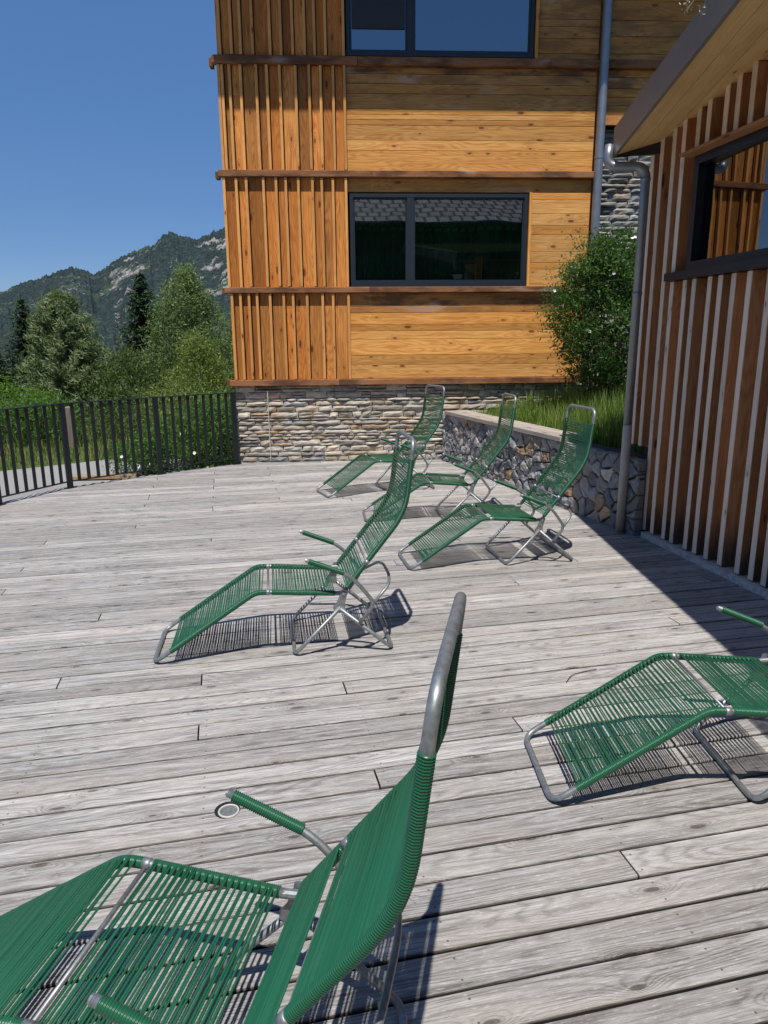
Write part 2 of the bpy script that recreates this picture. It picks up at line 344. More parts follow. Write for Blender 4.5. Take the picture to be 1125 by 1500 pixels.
bg=wt.nodes['Background']; hs=wt.nodes.new('ShaderNodeHueSaturation'); hs.inputs['Saturation'].default_value=1.2; hs.inputs['Value'].default_value=1.0; wt.links.new(sky.outputs[0],hs.inputs['Color']); mx=wt.nodes.new('ShaderNodeMix'); mx.data_type='RGBA'; mx.inputs[0].default_value=.55; wt.links.new(hs.outputs[0],mx.inputs[6]); mx.inputs[7].default_value=(.95,2.2,5.3,1); wt.links.new(mx.outputs[2],bg.inputs[0]); bg.inputs[1].default_value=.10
scene.view_settings.view_transform='Standard'; scene.view_settings.look='None'; scene.view_settings.exposure=0
scene.cycles.max_bounces=8; scene.cycles.transparent_max_bounces=12; scene.cycles.use_denoising=True

# ------------------------------------------------------------------ deck
YAW=rad(12.4); bx=Vector((math.cos(YAW),math.sin(YAW),0)); by=Vector((-math.sin(YAW),math.cos(YAW),0))
edge=[(-2.02,9.99),(-2.12,9.80),(-2.96,9.08),(-3.80,8.22),(-4.16,7.34),(-4.45,6.2),(-4.6,4.),(-4.6,-2.5)]
mb=MB(); P=.1275
obs={(-.8975,3.60),(-.199,3.358),(-.199,2.856),(.49,3.156),(.49,2.37),(1.18,3.686),(1.92,4.42),(1.18,2.633),(1.19,1.7225),(-.19,6.14),(-1.57,5.56),(-.88,6.75),(1.2,5.06),(-.19,7.2)}
for k in range(-36,72):
    v0=1.95+P*k; vc=v0+P/2
    js=sorted({round(j,3) for j,vv in obs if abs(vv-vc)<P*.5})
    if vc>7.3 and k%2==0: js=[-.89,.51] if k%4==0 else [-.195,1.26]
    allj=[-6.4]; x=-6.4
    if js:
        base=js[0]; allj=[j for j in [base-5.5,base-2.76] if j>-7]+js
        allj=[-7.5]+allj
        nx=js[-1]+2.76*(1 if R.random()<.6 else 1.25)
        while nx<6.5: allj.append(-.195+.69*round((nx+.195)/.69)); nx+=2.76
    else:
        allj=[-7.5]; nx=-.195+.69*R.choice([-8,-7,-6,5,6,-5])
        while nx<6.5:
            if not (-1.3<nx<2.3 and vc<7): allj.append(nx)
            nx+=.69*R.choice([5,6,7])
    allj=sorted(set(allj))+[6.8]
    for a,b in zip(allj[:-1],allj[1:]):
        if b-a<.3: continue
        g=.0035; wv=P-.0125+R.uniform(-.0015,.0015)
        o=bx*(a+g)+by*(v0+.004)+Vector((0,0,-.03+R.uniform(-.0015,.0015)))
        tl=R.uniform(-.004,.004); Y=(by+Vector((0,0,tl))).normalized()
        mb.board(o,b-a-2*g,wv,.03,tuple(bx),tuple(Y),0.0035,c=(R.random(),R.random(),0),dirt=True)
deck=mb.build('deck',M['deck'],kind='structure')
bm=bmesh.new(); bm.from_mesh(deck.data)
def cut(bm,p,q):
    d=Vector((q[0]-p[0],q[1]-p[1],0)); nrm=Vector((d.y,-d.x,0)).normalized()  # right-hand side outward when walking from facade to left/front
    bmesh.ops.bisect_plane(bm,geom=bm.verts[:]+bm.edges[:]+bm.faces[:],plane_co=(p[0],p[1],0),plane_no=nrm,clear_outer=True)
for i in range(1,len(edge)-1): cut(bm,edge[i],edge[i+1])
bmesh.ops.bisect_plane(bm,geom=bm.verts[:]+bm.edges[:]+bm.faces[:],plane_co=(-2.04,10.02,0),plane_no=(-math.sin(rad(3)),math.cos(rad(3)),0),clear_outer=True)
bmesh.ops.bisect_plane(bm,geom=bm.verts[:]+bm.edges[:]+bm.faces[:],plane_co=(0,-2.5,0),plane_no=(0,-1,0),clear_outer=True)
bm.to_mesh(deck.data); bm.free()
mb=MB(); poly=[(-2.02,9.95)]+[(x+.03,y) for x,y in edge[1:]]+[(4.5,-2.5),(4.5,10.2)]
mb.add([(x,y,-.11) for x,y in poly],[tuple(range(len(poly)))]); mb.build('deck_underlay',M['black'],kind='structure')  # black sheet added below the boards to keep the gaps dark
mb=MB()
for (p,q) in zip(edge[:-1],edge[1:]):
    mb.add([(p[0],p[1],-.004),(q[0],q[1],-.004),(q[0],q[1],-.5),(p[0],p[1],-.5)],[(0,1,2,3)],[[(p[1],0),(q[1],0),(q[1],.2),(p[1],.2)]])
mb.build('deck_edge_board',M['deck'],kind='structure')

# ------------------------------------------------------------------ terrain
def gz(x,y):
    d=math.hypot(x+2,y-6); z=-.32-.02*max(0,y-12)-.00002*max(0,y-40)**2
    if y>12: z+= .25*mnoise.noise(Vector((x*.08,y*.08,0)))*min(1,(y-12)/10)
    return max(z,-60)
mb=MB(); xs=[-6000,-2500,-900,-300,-120]+[-60+2.5*i for i in range(45)]+[80,200,600,2000,6000]; ys=[-4000,-900,-200,-60,-20,-8]+[-2+2.*i for i in range(40)]+[90,120,170,250,400,700,1200,2400,6000]
vs=[(x,y,gz(x,y)) for y in ys for x in xs]; nx=len(xs)
fs=[(j*nx+i,j*nx+i+1,(j+1)*nx+i+1,(j+1)*nx+i) for j in range(len(ys)-1) for i in range(nx-1)]
mb.add(vs,fs); mb.build('ground',M['ground'],smooth=True,kind='structure')
mb=MB(); pth=[(-1.8,10.9),(-4.2,12.55),(-6.05,11.02),(-9,8.6),(-14,5),(-14,-3),(-4.3,-3),(-4.3,6.2),(-3.9,7.3),(-3.5,8.2),(-2.7,9.0),(-1.8,9.7)]
mb.add([(x,y,-.29) for x,y in pth],[tuple(range(len(pth)-1,-1,-1))]); mb.build('path',M['path'],kind='structure')

# mountain
ridge=[(-75,.03),(-60,.05),(-48,.035),(-35.2,.027),(-30,.046),(-27.3,.0594),(-25.9,.0718),(-24.6,.0779),(-23.45,.0865),(-22.5,.0917),(-21.7,.089),(-21.,.0844),(-19.8,.0988),(-18.3,.1133),(-17.1,.1189),(-16.1,.1333),(-15.5,.1377),(-14.7,.1315),(-13.7,.1303),(-12.7,.1374),(-11.9,.1435),(-9,.16),(-4,.15),(5,.12),(20,.10),(45,.05)]
def rz(a):
    for (a0,z0),(a1,z1) in zip(ridge[:-1],ridge[1:]):
        if a0<=a<=a1:
            t=(a-a0)/(a1-a0); return z0+(z1-z0)*t
    return .03
mb=MB(); az=[-75+i*1.5 for i in range(27)]+[-34.5+i*.05 for i in range(480)]+[-10.4+i*1.5 for i in range(34)]
NR=110; vs=[]; cs=[]
for a in az:
    th=rad(a); zr=rz(a); D1=1900.
    zr+=.0016*mnoise.noise(Vector((a*1.7,3,0)))+.0030*mnoise.noise(Vector((a*2.9,7,0)))+.0020*mnoise.noise(Vector((a*7,5,0)))+.0026*abs(mnoise.noise(Vector((a*21,1,0))))+.0012*abs(mnoise.noise(Vector((a*47,1,0))))
    for j in range(NR+1):
        t=j/NR; D=500+(D1-500)*t
        gul=mnoise.noise(Vector((a*.35+t*.8,t*1.2,5)))*.5+mnoise.noise(Vector((a*.9+t*1.6,t*2.5,9)))*.28+mnoise.noise(Vector((a*2.6,t*6,2)))*.12
        e=-.035+(zr+.035)*(t**1.15)+gul*.045*math.sin(math.pi*min(1,t*1.02))*1.1
        e+=.0016*mnoise.noise(Vector((a*9,t*60,4)))+.0010*mnoise.noise(Vector((a*26,t*150,8)))*(1 if t<.99 else .6)
        e=min(e,zr) if t<.97 else e
        vs.append((math.sin(th)*D,math.cos(th)*D,1.65+e*D))
        px=a
        rk=0.
        if t>.66: rk=.36*min(1,(t-.66)/.1)
        if -15.0<a<-10.5 and .60<t<.96: rk=1.15*min(1,(a+15.0)/1.2)
        if -20<a<-17.6 and .55<t<.97: rk=max(rk,.6)
        if t>.985: rk*=.3
        md=.8 if .2<t<.72 else .35
        cs.append((rk,md,0))
nr=NR+1; fs=[]
for i in range(len(az)-1):
    for j in range(NR): fs.append((i*nr+j,(i+1)*nr+j,(i+1)*nr+j+1,i*nr+j+1))
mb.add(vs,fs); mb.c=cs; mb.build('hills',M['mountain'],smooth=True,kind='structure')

# ------------------------------------------------------------------ timber house
A3=rad(3)
house=thing('timber_house','tall larch-clad house with board and batten corner, stone base and two dark wide windows','house',(-2.04,9.93,0),A3)
ledz=[(1.07,1.15),(2.29,2.363),(3.72,3.80),(5.02,5.112)]
rows=[('r3',1.15,2.29),('r2',2.363,3.72),('r1',3.80,5.02),('r0',5.112,7.4)]
batu={'r3':[.033,.145,.258,.366,.538,.72,.844,1.031,1.239,1.378,1.585],'r2':[.012,.168,.296,.515,.677,.801,.964,1.146,1.266,1.41,1.578],'r1':[.02,.06,.152,.288,.483,.615,.775,.971,1.141,1.283,1.44,1.582],'r0':[.053,.195,.307,.455,.67,.805,.948,1.097,1.219,1.354,1.578]}
for nm,z0,z1 in rows:
    mb=MB(); m2=MB(); us=[0]+[x+.017 for x in batu[nm] if x>.03]+[1.60]
    us=sorted(us)
    for a,b in zip(us[:-1],us[1:]):
        if b-a>.01: mb.board((b-.036,.0,z0+.002),z1-z0-.004,max(.012,b-a-.048),.02,(0,0,1),(-1,0,0),.001)
    for x in batu[nm]:
        m2.board((x+.017,-.0205,z0+R.uniform(.0,.012)),z1-z0-.014,.034,.056,(0,0,1),(-1,0,0),.002)
    mb.build('upright_boards',M['larch_board_v'],house); m2.build('battens',M['larch_batten'],house)
def hboards(nm,lines,u0,u1,stain_top=0.):
    mb=MB()
    for i,(a,b) in enumerate(zip(lines[:-1],lines[1:])):
        lo,hi=min(a,b),max(a,b)
        s=(1.,.6,.35,.3)[i] if (stain_top and i<(4 if len(lines)>10 else 2)) else 0.  # water stain below ledges, plus overhang shade put into the upper boards' colour
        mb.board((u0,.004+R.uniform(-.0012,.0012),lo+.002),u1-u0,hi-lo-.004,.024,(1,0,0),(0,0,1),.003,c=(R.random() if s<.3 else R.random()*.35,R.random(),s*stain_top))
    return mb
L3=[2.29,2.115,2.029,1.874,1.787,1.68,1.468,1.334,1.152]
L1=[5.02,4.942,4.829,4.716,4.538,4.474,4.414,4.35,4.174,4.052,3.80]
L2t=[3.72,3.552]; L2=[3.55,3.462,3.29,3.144,3.029,2.811,2.671,2.586,2.365]
L0=[7.4,7.2,7.05,6.85,6.7,6.5,6.35,6.15,6.0,5.8,5.579,5.498,5.367,5.192,5.114]
UR=4.825
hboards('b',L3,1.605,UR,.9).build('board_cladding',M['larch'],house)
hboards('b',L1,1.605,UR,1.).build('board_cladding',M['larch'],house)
mb=hboards('b',L2t,1.605,UR,.25)
for a,b in zip(L2[:-1],L2[1:]): mb.board((4.035,.003,b+.002),UR-4.035,a-b-.004,.024,(1,0,0),(0,0,1),.003)
mb.board((4.03,-.03,2.365),1.18,.035,.05,(0,0,1),(-1,0,0),.003)
mb.build('board_cladding',M['larch'],house)
mb=MB()
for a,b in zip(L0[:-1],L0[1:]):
    mb.board((4.035,.003,b+.002),UR-4.035,a-b-.004,.024,(1,0,0),(0,0,1),.003,c=(R.random()*.4,R.random(),.55))  # darker, browner boards: shade of the overhang put into their colour
mb.board((4.03,-.03,5.114),2.2,.035,.05,(0,0,1),(-1,0,0),.003)
mb.box((1.61,.0,6.46),(4.03,.02,7.4))
mb.build('board_cladding',M['larch'],house)
# boards right of the downpipe, above the upper stone wall
mb=MB()
Lr=[7.4,7.15,6.9,6.7,6.45,6.2,6.0,5.8,5.579,5.40,5.20,5.114]
Lr2=[5.02,4.93,4.80,4.70,4.60,4.50,4.37]
for LL in (Lr,Lr2):
    for i,(a,b) in enumerate(zip(LL[:-1],LL[1:])): mb.board((4.96,.006+R.uniform(-.001,.001),b+.002),4.5,a-b-.004,.024,(1,0,0),(0,0,1),.003,c=(R.random(),R.random(),.8 if LL is Lr2 and i<2 else .5))  # board tone also carries painted shade from the overhang
mb.build('board_cladding',M['larch'],house)
for i,(z0,z1) in enumerate(ledz):
    mb=MB(); u1=[4.78,4.90,4.84,9.4][i]
    x=-.055; cuts=[-.055,1.62+R.uniform(-.3,.3),u1] if i<3 else [-.055,1.75,4.2,9.4]
    for a,b in zip(cuts[:-1],cuts[1:]):
        mb.board((a+.002,.0,z0),b-a-.004,z1-z0,.095,(1,0,0),(0,0,1),.006,c=(R.random(),R.random(),.8))
    mb.board((-.057,.14,z0),.12,z1-z0,.05,(0,-1,0),(0,0,1),.006,c=(R.random(),R.random(),.8))
    mb.build('ledge',M['ledge'],house)
# side face and core
mb=MB()
for nm,z0,z1 in rows: mb.box((-.001+.02,.012,z0),(.06,8.,z1))
mb.build('side_wall',M['larch_batten'],house)
mb=MB()
mb.box((.03,.80,-.3),(9.4,8.,7.45)); mb.box((.03,.05,-.3),(1.60,.79,7.4)); mb.box((4.06,.05,-.3),(4.93,.79,7.4)); mb.box((4.94,.2,-.3),(9.4,.79,7.4))
mb.box((1.605,.05,-.3),(4.055,.79,2.30)); mb.box((1.605,.05,3.60),(4.055,.79,5.05)); mb.box((1.605,.05,6.5),(4.055,.79,7.4))
mb.build('wall_core',M['roombrown'],house)
# dark reveal behind pipe
mb=MB(); mb.box((UR+.003,.01,1.0),(4.955,.045,7.4)); mb.build('reveal',M['ledge'],house)
# roof with the overhang that shades the top storey
mb=MB(); d=1.30; zr_=4.464+math.tan(rad(ELEV))*d*1.0014
mb.box((-.10,-d,zr_),(10,8.6,zr_+.28)); mb.build('roof',M['soffit'],house)
# windows
def window(u0,u1,z0,z1,mull,blind=False,cur=False,gm='glass'):
    fr=MB(); w_=.046
    fr.box((u0,-.03,z0),(u0+w_,.04,z1)); fr.box((u1-w_,-.03,z0),(u1,.04,z1)); fr.box((u0+w_,-.03,z1-w_),(u1-w_,.04,z1)); fr.box((u0+w_,-.03,z0),(u1-w_,.04,z0+w_))
    fr.box((mull[0],-.028,z0+w_),(mull[1],.038,z1-w_))
    for a,b in ((u0+w_,mull[0]),(mull[1],u1-w_)):
        t=.018
        fr.box((a+.001,-.012,z0+w_+.001),(a+t,.03,z1-w_-.001)); fr.box((b-t,-.012,z0+w_+.001),(b-.001,.03,z1-w_-.001))
        fr.box((a+t,-.012,z0+w_+.001),(b-t,.03,z0+w_+t)); fr.box((a+t,-.012,z1-w_-t),(b-t,.03,z1-w_-.001))
    win=fr.build('window',M['frame'],house)
    for a,b in ((u0+w_+.02,mull[0]-.02),(mull[1]+.02,u1-w_-.02)):
        g=MB(); g.add([(a,.012,z0+w_+.02),(b,.012,z0+w_+.02),(b,.012,z1-w_-.02),(a,.012,z1-w_-.02)],[(0,1,2,3)]); g.build('pane',M[gm],win)
    s=MB(); s.box((u0,-.07,z0-.024),(u1,.0,z0-.002)); s.build('sill',M['frame'],win)
    if cur:
        c=MB(); n=220; vs=[]
        for i in range(n+1):
            x=u0+.02+(u1-u0-.04)*i/n; y=.16+.03*math.sin(i*.55+math.sin(i*.13)*2)+.012*math.sin(i*1.7)
            vs+= [(x,y,z0),(x,y,z1)]
        c.add(vs,[(2*i,2*i+2,2*i+3,2*i+1) for i in range(n)]); c.build('curtain',M['curtain'],win,smooth=True)
    if blind:
        b=MB(); b.box((u0+w_+.024,-.004,z0+.30),(mull[0]-.024,.006,z1-w_-.024)); b.build('blind',M['blindbrown'],win)  # added dark panel, stands in for the left pane's dark upper part
    return win
win=window(1.622,3.988,2.392,3.535,(2.377,2.467),cur=True)
b=MB(); b.box((3.02,.05,2.47),(3.13,.08,2.51)); b.box((3.00,.05,2.512),(3.14,.075,2.53)); b.build('window_vent',M['white'],win)
win2=window(1.615,3.985,5.150,6.46,(2.377,2.465),blind=True,gm='glass_up')
b=MB(); b.tube([(3.05,.5,5.66),(3.05,.5,5.69)],[.14,.13],24); b.build('ceiling_lamp',M['white'],win2)

# ledgestone walls
def ledgestones(mb,u0,u1,z0,z1,y0,depth=.045,hmin=.038,hmax=.095):
    z=z0
    rowsz=[]
    while z<z1-.02:
        h=min(R.uniform(hmin,hmax),z1-z); 
        if z1-z-h<.03: h=z1-z
        rowsz.append((z,h)); z+=h
    for (z,h) in rowsz:
        u=u0+R.uniform(-.2,0)
        while u<u1:
            L=R.choice([R.uniform(.10,.2),R.uniform(.18,.34),R.uniform(.3,.5)]); 
            a=max(u,u0); b_=min(u+L,u1); u+=L
            if b_-a<.04: continue
            parts=[(z,h)]
            if h>.085 and R.random()<.35: s=R.uniform(.4,.6); parts=[(z,h*s),(z+h*s,h*(1-s))]
            for (zz,hh) in parts:
                c=(R.random(),R.random(),0); g=R.uniform(.002,.006); nu=max(3,int((b_-a)/.05)); nz=3
                vs=[]; dp=depth*R.uniform(.45,1.15); sl=R.uniform(-.16,.16)*hh; sk=[R.uniform(-.018,.018) for _ in range(2)]; tl=R.uniform(-.02,.02); seed=R.uniform(0,99)
                for k in range(nz+1):
                    for i in range(nu+1):
                        s=i/nu; t=k/nz
                        uu=a+g+(b_-a-2*g)*s+(sk[0]*(1-s)+sk[1]*s)*(t-.5)*2*.7
                        hz=hh-2*g; zt=zz+g+hz*t+sl*(s-.5)*(1 if t>.5 else .5)+.010*mnoise.noise(Vector((uu*11,seed,t*3)))
                        edge_=(i in (0,nu)) or (k in (0,nz))
                        yy=y0-dp*(.55 if edge_ else 1)-(0 if edge_ else tl*(t-.5)+.02*mnoise.noise(Vector((uu*14,zt*22,seed))))
                        vs.append((uu,yy,zt))
                m=len(vs); W_=nu+1
                fs=[(k*W_+i,k*W_+i+1,(k+1)*W_+i+1,(k+1)*W_+i) for k in range(nz) for i in range(nu)]
                rim=[i for i in range(W_)]+[k*W_+nu for k in range(1,nz+1)]+[nz*W_+i for i in range(nu-1,-1,-1)]+[k*W_ for k in range(nz-1,0,-1)]
                back=[]
                for q in rim: back.append(len(vs)); vs.append((vs[q][0],y0+.03,vs[q][2]))
                for q in range(len(rim)):
                    q2=(q+1)%len(rim); fs.append((rim[q2],rim[q],back[q],back[q2]))
                mb.add(vs,fs,None,c)
mb=MB(); ledgestones(mb,-.01,4.95,-.06,1.068,.02); sb=mb.build('stone_base',M['ledgestone'],house)
mb=MB(); mb.add([(-.01,.026,-.4),(9.4,.026,-.4),(9.4,.026,1.07),(-.01,.026,1.07)],[(0,1,2,3)]); mb.box((-.01,.03,-.4),(.06,8,1.06)); mb.build('mortar_bed',M['mortar'],house)
mb=MB(); ledgestones(mb,4.965,7.2,1.0,4.36,.17,.06,.05,.12); mb.build('stone_wall',M['ledgestone_grey'],house)
mb=MB(); mb.add([(4.96,.175,.8),(9.4,.175,.8),(9.4,.175,4.365),(4.96,.175,4.365)],[(0,1,2,3)]); mb.build('mortar_bed',M['mortar'],house)
# main downpipe
mb=MB(); pu=4.885
mb.tube([(pu,-.10,1.3),(pu,-.10,7.5)],.056,16)
for z in (2.9,3.95,4.99,5.6): mb.tube([(pu,-.10,z),(pu,-.10,z+.03)],.0605,16)
for z in (3.4,5.3): mb.box((pu-.012,-.06,z),(pu+.012,.02,z+.03))
mb.build('downpipe',M['zinc'],house,smooth=False)
mb=MB(); mb.tube([(.45,-.052,.03),(.445,-.055,1.0)],.004,6); mb.build('lightning_wire',M['white'],house)

# ------------------------------------------------------------------ side building (right)
A10=rad(10.5); S0=Vector((2.237,5.913,0)); sx=Vector((math.cos(A10),math.sin(A10),0)); sy=Vector((-math.sin(A10),math.cos(A10),0))
side=thing('timber_annex','shaded brown annex wall of deep vertical battens under a metal-edged eave','building',tuple(S0),A10)
def wl(p):
    d=Vector(p)-S0; return (d.dot(sx),d.dot(sy),p[2])
def roofz(s): return 3.215-.150*(s-.267)
bs=[.30,.17,.005,-.121,-.292,-.409,-.597,-.717,-.859,-1.02,-1.212,-1.353,-1.478]
while bs[-1]>-7: bs.append(bs[-1]-R.uniform(.12,.19))
core=MB(); edgeb=MB(); backb=MB()
D_=.105
def batten(s,z0,z1):
    c=(R.random(),R.random(),0); uo=(R.uniform(0,90),R.uniform(0,60))
    # body: long sides toward camera; edge strip: silvered narrow face
    core.board((.004,s+.019,z0),z1-z0,.038,D_-.004,(0,0,1),(0,-1,0),.001,c=c,uo=uo) if False else None
    core.board((.004,s-.026,z0),z1-z0,D_-.004,.052,(0,0,1),(1,0,0),.001,c=c,uo=uo)
    edgeb.board((.0042,s-.0245,z0+.001),z1-z0-.002,.049,.0045,(0,0,1),(0,1,0),.001)
for s in bs:
    lo=.055 if s<.05 else .76
    hi=roofz(s)-.02
    if s>-.06: batten(s,lo,hi)
    elif s>-.27: batten(s,lo,2.085); batten(s,2.152,hi)
    elif s>-1.93: batten(s,lo,2.085); batten(s,2.985,hi)
    else: batten(s,lo,hi)
s=.36
while s>-7:
    wd_=R.uniform(.14,.2); zb=.03 if s<.12 else .74
    zt=roofz(s)-.01
    spans=[(zb,zt)] if (s-wd_/2>-.29 or s<-1.93) else [(zb,2.10),(2.98,zt)]
    for a,b in spans: backb.board((D_+.022,s-wd_+.002,a),b-a,wd_-.004,.022,(0,0,1),(0,1,0),.001)
    s-=wd_
core.build('batten_cladding',M['brown'],side); edgeb.build('batten_edges',M['paleface'],side); backb.build('back_boards',M['brown'],side)
mb=MB(); mb.box((D_+.05,-7.0,0),(5.,.36,2.1)); mb.box((D_+.05,-.28,2.1),(5.,.36,3.1)); mb.box((D_+.05,-7,2.1),(5,-1.92,3.1)); mb.box((1.6,-1.92,2.1),(5,-.28,3.1)); mb.build('wall_core',M['roombrown'],side)
mb=MB(); mb.box((-.035,-7.,-.02),(D_+.05,-.02,.045)); mb.build('sole_plate',M['sole'],side)
fr=MB(); w0,w1,z0,z1=-.28,-1.92,2.152,2.945
fr.box((.0,w0-.06,z0),(.09,w0,z1)); fr.box((.0,w1,z0),(.09,w1+.06,z1)); fr.box((.0,w1+.06,z0),(.09,w0-.06,z0+.06)); fr.box((.0,w1+.06,z1-.06),(.09,w0-.06,z1))
wn_=fr.build('window',M['blackframe'],side)
g=MB(); ang=rad(2.6); 
def gp(s,z): return (.030+(s+1.1)*math.tan(ang)*1.0,s,z)
g.add([gp(w0-.05,z0+.05),gp(w1+.05,z0+.05),gp(w1+.05,z1-.05),gp(w0-.05,z1-.05)],[(0,1,2,3)]); g.build('pane',M['glass_side'],wn_)
sl_=MB(); sl_.box((-.055,-2.0,2.09),(.09,-.09,2.148)); sl_.build('sill',M['blackframe'],wn_)
hd=MB(); hd.board((.0,-.235,2.948),1.75,.022,.10,(0,-1,0),(0,0,1),.003); hd.v=[(x-.0+.12 if False else x,y,z) for x,y,z in hd.v]; hd.build('head_board',M['brown'],wn_)
# roof: verge in world coordinates at x = 1.84
def vz(y): return 3.06+.148*(6.12-y)
def wz(y): return 3.20+.148*(6.19-y)
yA,yB=6.12,-1.5; VX=1.835
mb=MB(); nb=9
for k in range(nb):
    x0=VX+.004+(k)*.2; x1=x0+.197
    def zz(x,y): return vz(y)+(wz(y)-vz(y))*min((x-VX)/.55,1.)+.004
    u0=R.uniform(0,80); v0=R.uniform(0,50); c=(R.random(),R.random(),0)
    q=[(x0,yA,zz(x0,yA)),(x1,yA,zz(x1,yA)),(x1,yB,zz(x1,yB)),(x0,yB,zz(x0,yB))]
    mb.add([wl(p) for p in q],[(0,1,2,3)],[[(u0,v0),(u0,v0+.2),(u0+7.6,v0+.2),(u0+7.6,v0)]],c)
mb.build('soffit',M['soffit'],side)
mb=MB()
def slab(x0,x1,za,zb,ya=yA,yb=yB):
    vs=[wl((x,y,vz(y)+dz)) for dz in (za,zb) for y in (ya,yb) for x in (x0,x1)]
    mb.add(vs,[(0,2,3,1),(4,5,7,6),(0,1,5,4),(2,6,7,3),(0,4,6,2),(1,3,7,5)])
slab(VX-.003,VX+.022,-.006,.195); slab(VX-.004,VX+.03,.195,.205)
mb.build('fascia',M['fascia'],side)
mb=MB(); slab(VX+.023,7.2,.172,.204,yA-.004,yB); mb.build('roof_sheet',M['greenroof'],side)
mb=MB(); n=8; vs=[]
for xx in (VX+.0,4.2):
    for i in range(n+1):
        th=math.pi*i/n; zc=3.135+ (0 if xx<2 else .0); vs.append(wl((xx,6.18+.055*math.cos(th),zc-.055*math.sin(th))))
mb.add(vs,[(i,i+1,n+2+i,n+1+i) for i in range(n)]); mb.build('gutter',M['zinc'],side,smooth=True)
mb=MB(); mb.add([wl(p) for p in [(VX,6.123,3.05),(4.4,6.123,3.25),(4.4,6.123,3.35),(VX,6.123,3.25)]],[(0,1,2,3)]); mb.build('eave_board',M['underside'],side)
mb=MB()
pp=fillet([(1.80,6.11,3.14),(1.785,6.10,2.985),(2.075,6.03,2.965),(2.075,6.03,.93)],[.085,.085],8)
mb.tube([wl(p) for p in pp],.036,14)
for z in (2.86,2.0): mb.tube([wl((2.075,6.03,z)),wl((2.075,6.03,z+.025))],.040,14)
dp=mb.build('downpipe',M['zinc'],side,smooth=True)
mb=MB(); mb.tube([wl((2.075,6.03,.95)),wl((2.075,6.03,.93)),wl((2.075,6.03,.85)),wl((2.075,6.03,-.02))],[.037,.038,.039,.039],16); mb.build('standpipe',M['standpipe'],dp,smooth=True)

# ------------------------------------------------------------------ retaining wall with coping
ra=Vector((.857,10.0,0)); rd=Vector((2.094-.857,6.147-10.0,0)); RL=4.30; rd.normalize(); rn_=Vector((rd.y,-rd.x,0)) # rn_ points into deck side?
if rn_.x>0: rn_=-rn_
ret=thing('retaining_wall','low rubble stone retaining wall holding up the grassy bed','wall',tuple(ra),math.atan2(rd.y,rd.x))
# local: x along wall (toward camera), y to the left of x = away from deck? check sign
ly=Vector((-rd.y,rd.x,0)); SG=-1 if ly.dot(rn_)>0 else 1   # front face is at y = 0, wall body on SG*y
def clip(poly,px,py,nx_,ny_):
    out=[]
    for i in range(len(poly)):
        a=poly[i]; b=poly[(i+1)%len(poly)]
        da=(a[0]-px)*nx_+(a[1]-py)*ny_; db=(b[0]-px)*nx_+(b[1]-py)*ny_
        if da<=0: out.append(a)
        if (da<0<db) or (db<0<da): t=da/(da-db); out.append((a[0]+(b[0]-a[0])*t,a[1]+(b[1]-a[1])*t))
    return out
seeds=[]; tries=0
while len(seeds)<150 and tries<20000:
    tries+=1; p=(R.uniform(0,RL),R.uniform(-.02,.66)); md=.085+.075*R.random()
    if all(math.hypot((p[0]-q[0])*.68,(p[1]-q[1])*1.25)>md for q in seeds): seeds.append(p)
mb=MB()
for p in seeds:
    poly=[(0,-.05),(RL,-.05),(RL,.665),(0,.665)]
    for q in seeds:
        if q is p or abs(q[0]-p[0])>.6: continue
        nx_,ny_=q[0]-p[0],q[1]-p[1]; l=math.hypot(nx_,ny_); nx_/=l; ny_/=l
        poly=clip(poly,(p[0]+q[0])/2-nx_*.0035,(p[1]+q[1])/2-ny_*.0035,nx_,ny_)
        if len(poly)<3: break
    if len(poly)<3: continue
    cx=sum(a for a,_ in poly)/len(poly); cz=sum(b for _,b in poly)/len(poly)
    pts=[]
    for i in range(len(poly)):
        a,b_=poly[i],poly[(i+1)%len(poly)]
        L_=math.hypot(b_[0]-a[0],b_[1]-a[1])
        for t in (.07,.3,.55,.8,.95):
            j=.035*L_*(-abs(R.gauss(0,1)) if .1<t<.9 else 0); nx2,ny2=(b_[1]-a[1])/max(L_,1e-6),-(b_[0]-a[0])/max(L_,1e-6)
            sg=1 if ((cx-a[0])*nx2+(cz-a[1])*ny2)<0 else -1
            pts.append((a[0]+(b_[0]-a[0])*t+nx2*sg*j,a[1]+(b_[1]-a[1])*t+ny2*sg*j))
    m=len(pts); vs=[]; dpt=R.uniform(.015,.035); tx,tz=R.uniform(-.25,.25),R.uniform(-.25,.25)
    for sc,dd in ((1,.05),(1,-.004),(.965,-dpt*.8),(.82,-dpt),(.45,-dpt*1.1)):
        for (x,z) in pts:
            X=cx+(x-cx)*sc; Z=cz+(z-cz)*sc
            y=dd+(0 if dd>=0 else (X-cx)*tx*.25+(Z-cz)*tz*.25+.022*mnoise.noise(Vector((X*15,Z*15,p[0]*5)))+.010*mnoise.noise(Vector((X*45,Z*45,p[0]*5))))
            vs.append((X,y*SG,Z))
    vs.append((cx,(-dpt-.004)*SG,cz)); fs=[]
    for k in range(4):
        for i in range(m): 
            i2=(i+1)%m; fs.append((k*m+i,k*m+i2,(k+1)*m+i2,(k+1)*m+i))
    for i in range(m): fs.append((4*m+i,4*m+(i+1)%m,5*m))
    if SG>0: fs=[tuple(reversed(q)) for q in fs] if False else fs
    mb.add(vs,fs,None,(R.random(),R.random(),0))
mb.build('stone_facing',M['rubble'],ret)
mb=MB(); a_,b_=(.006,.25); mb.box((0,min(SG*a_,SG*b_),-.1),(RL-.01,max(SG*a_,SG*b_),.655)); mb.build('wall_core',M['darkjoint'],ret)
mb=MB()
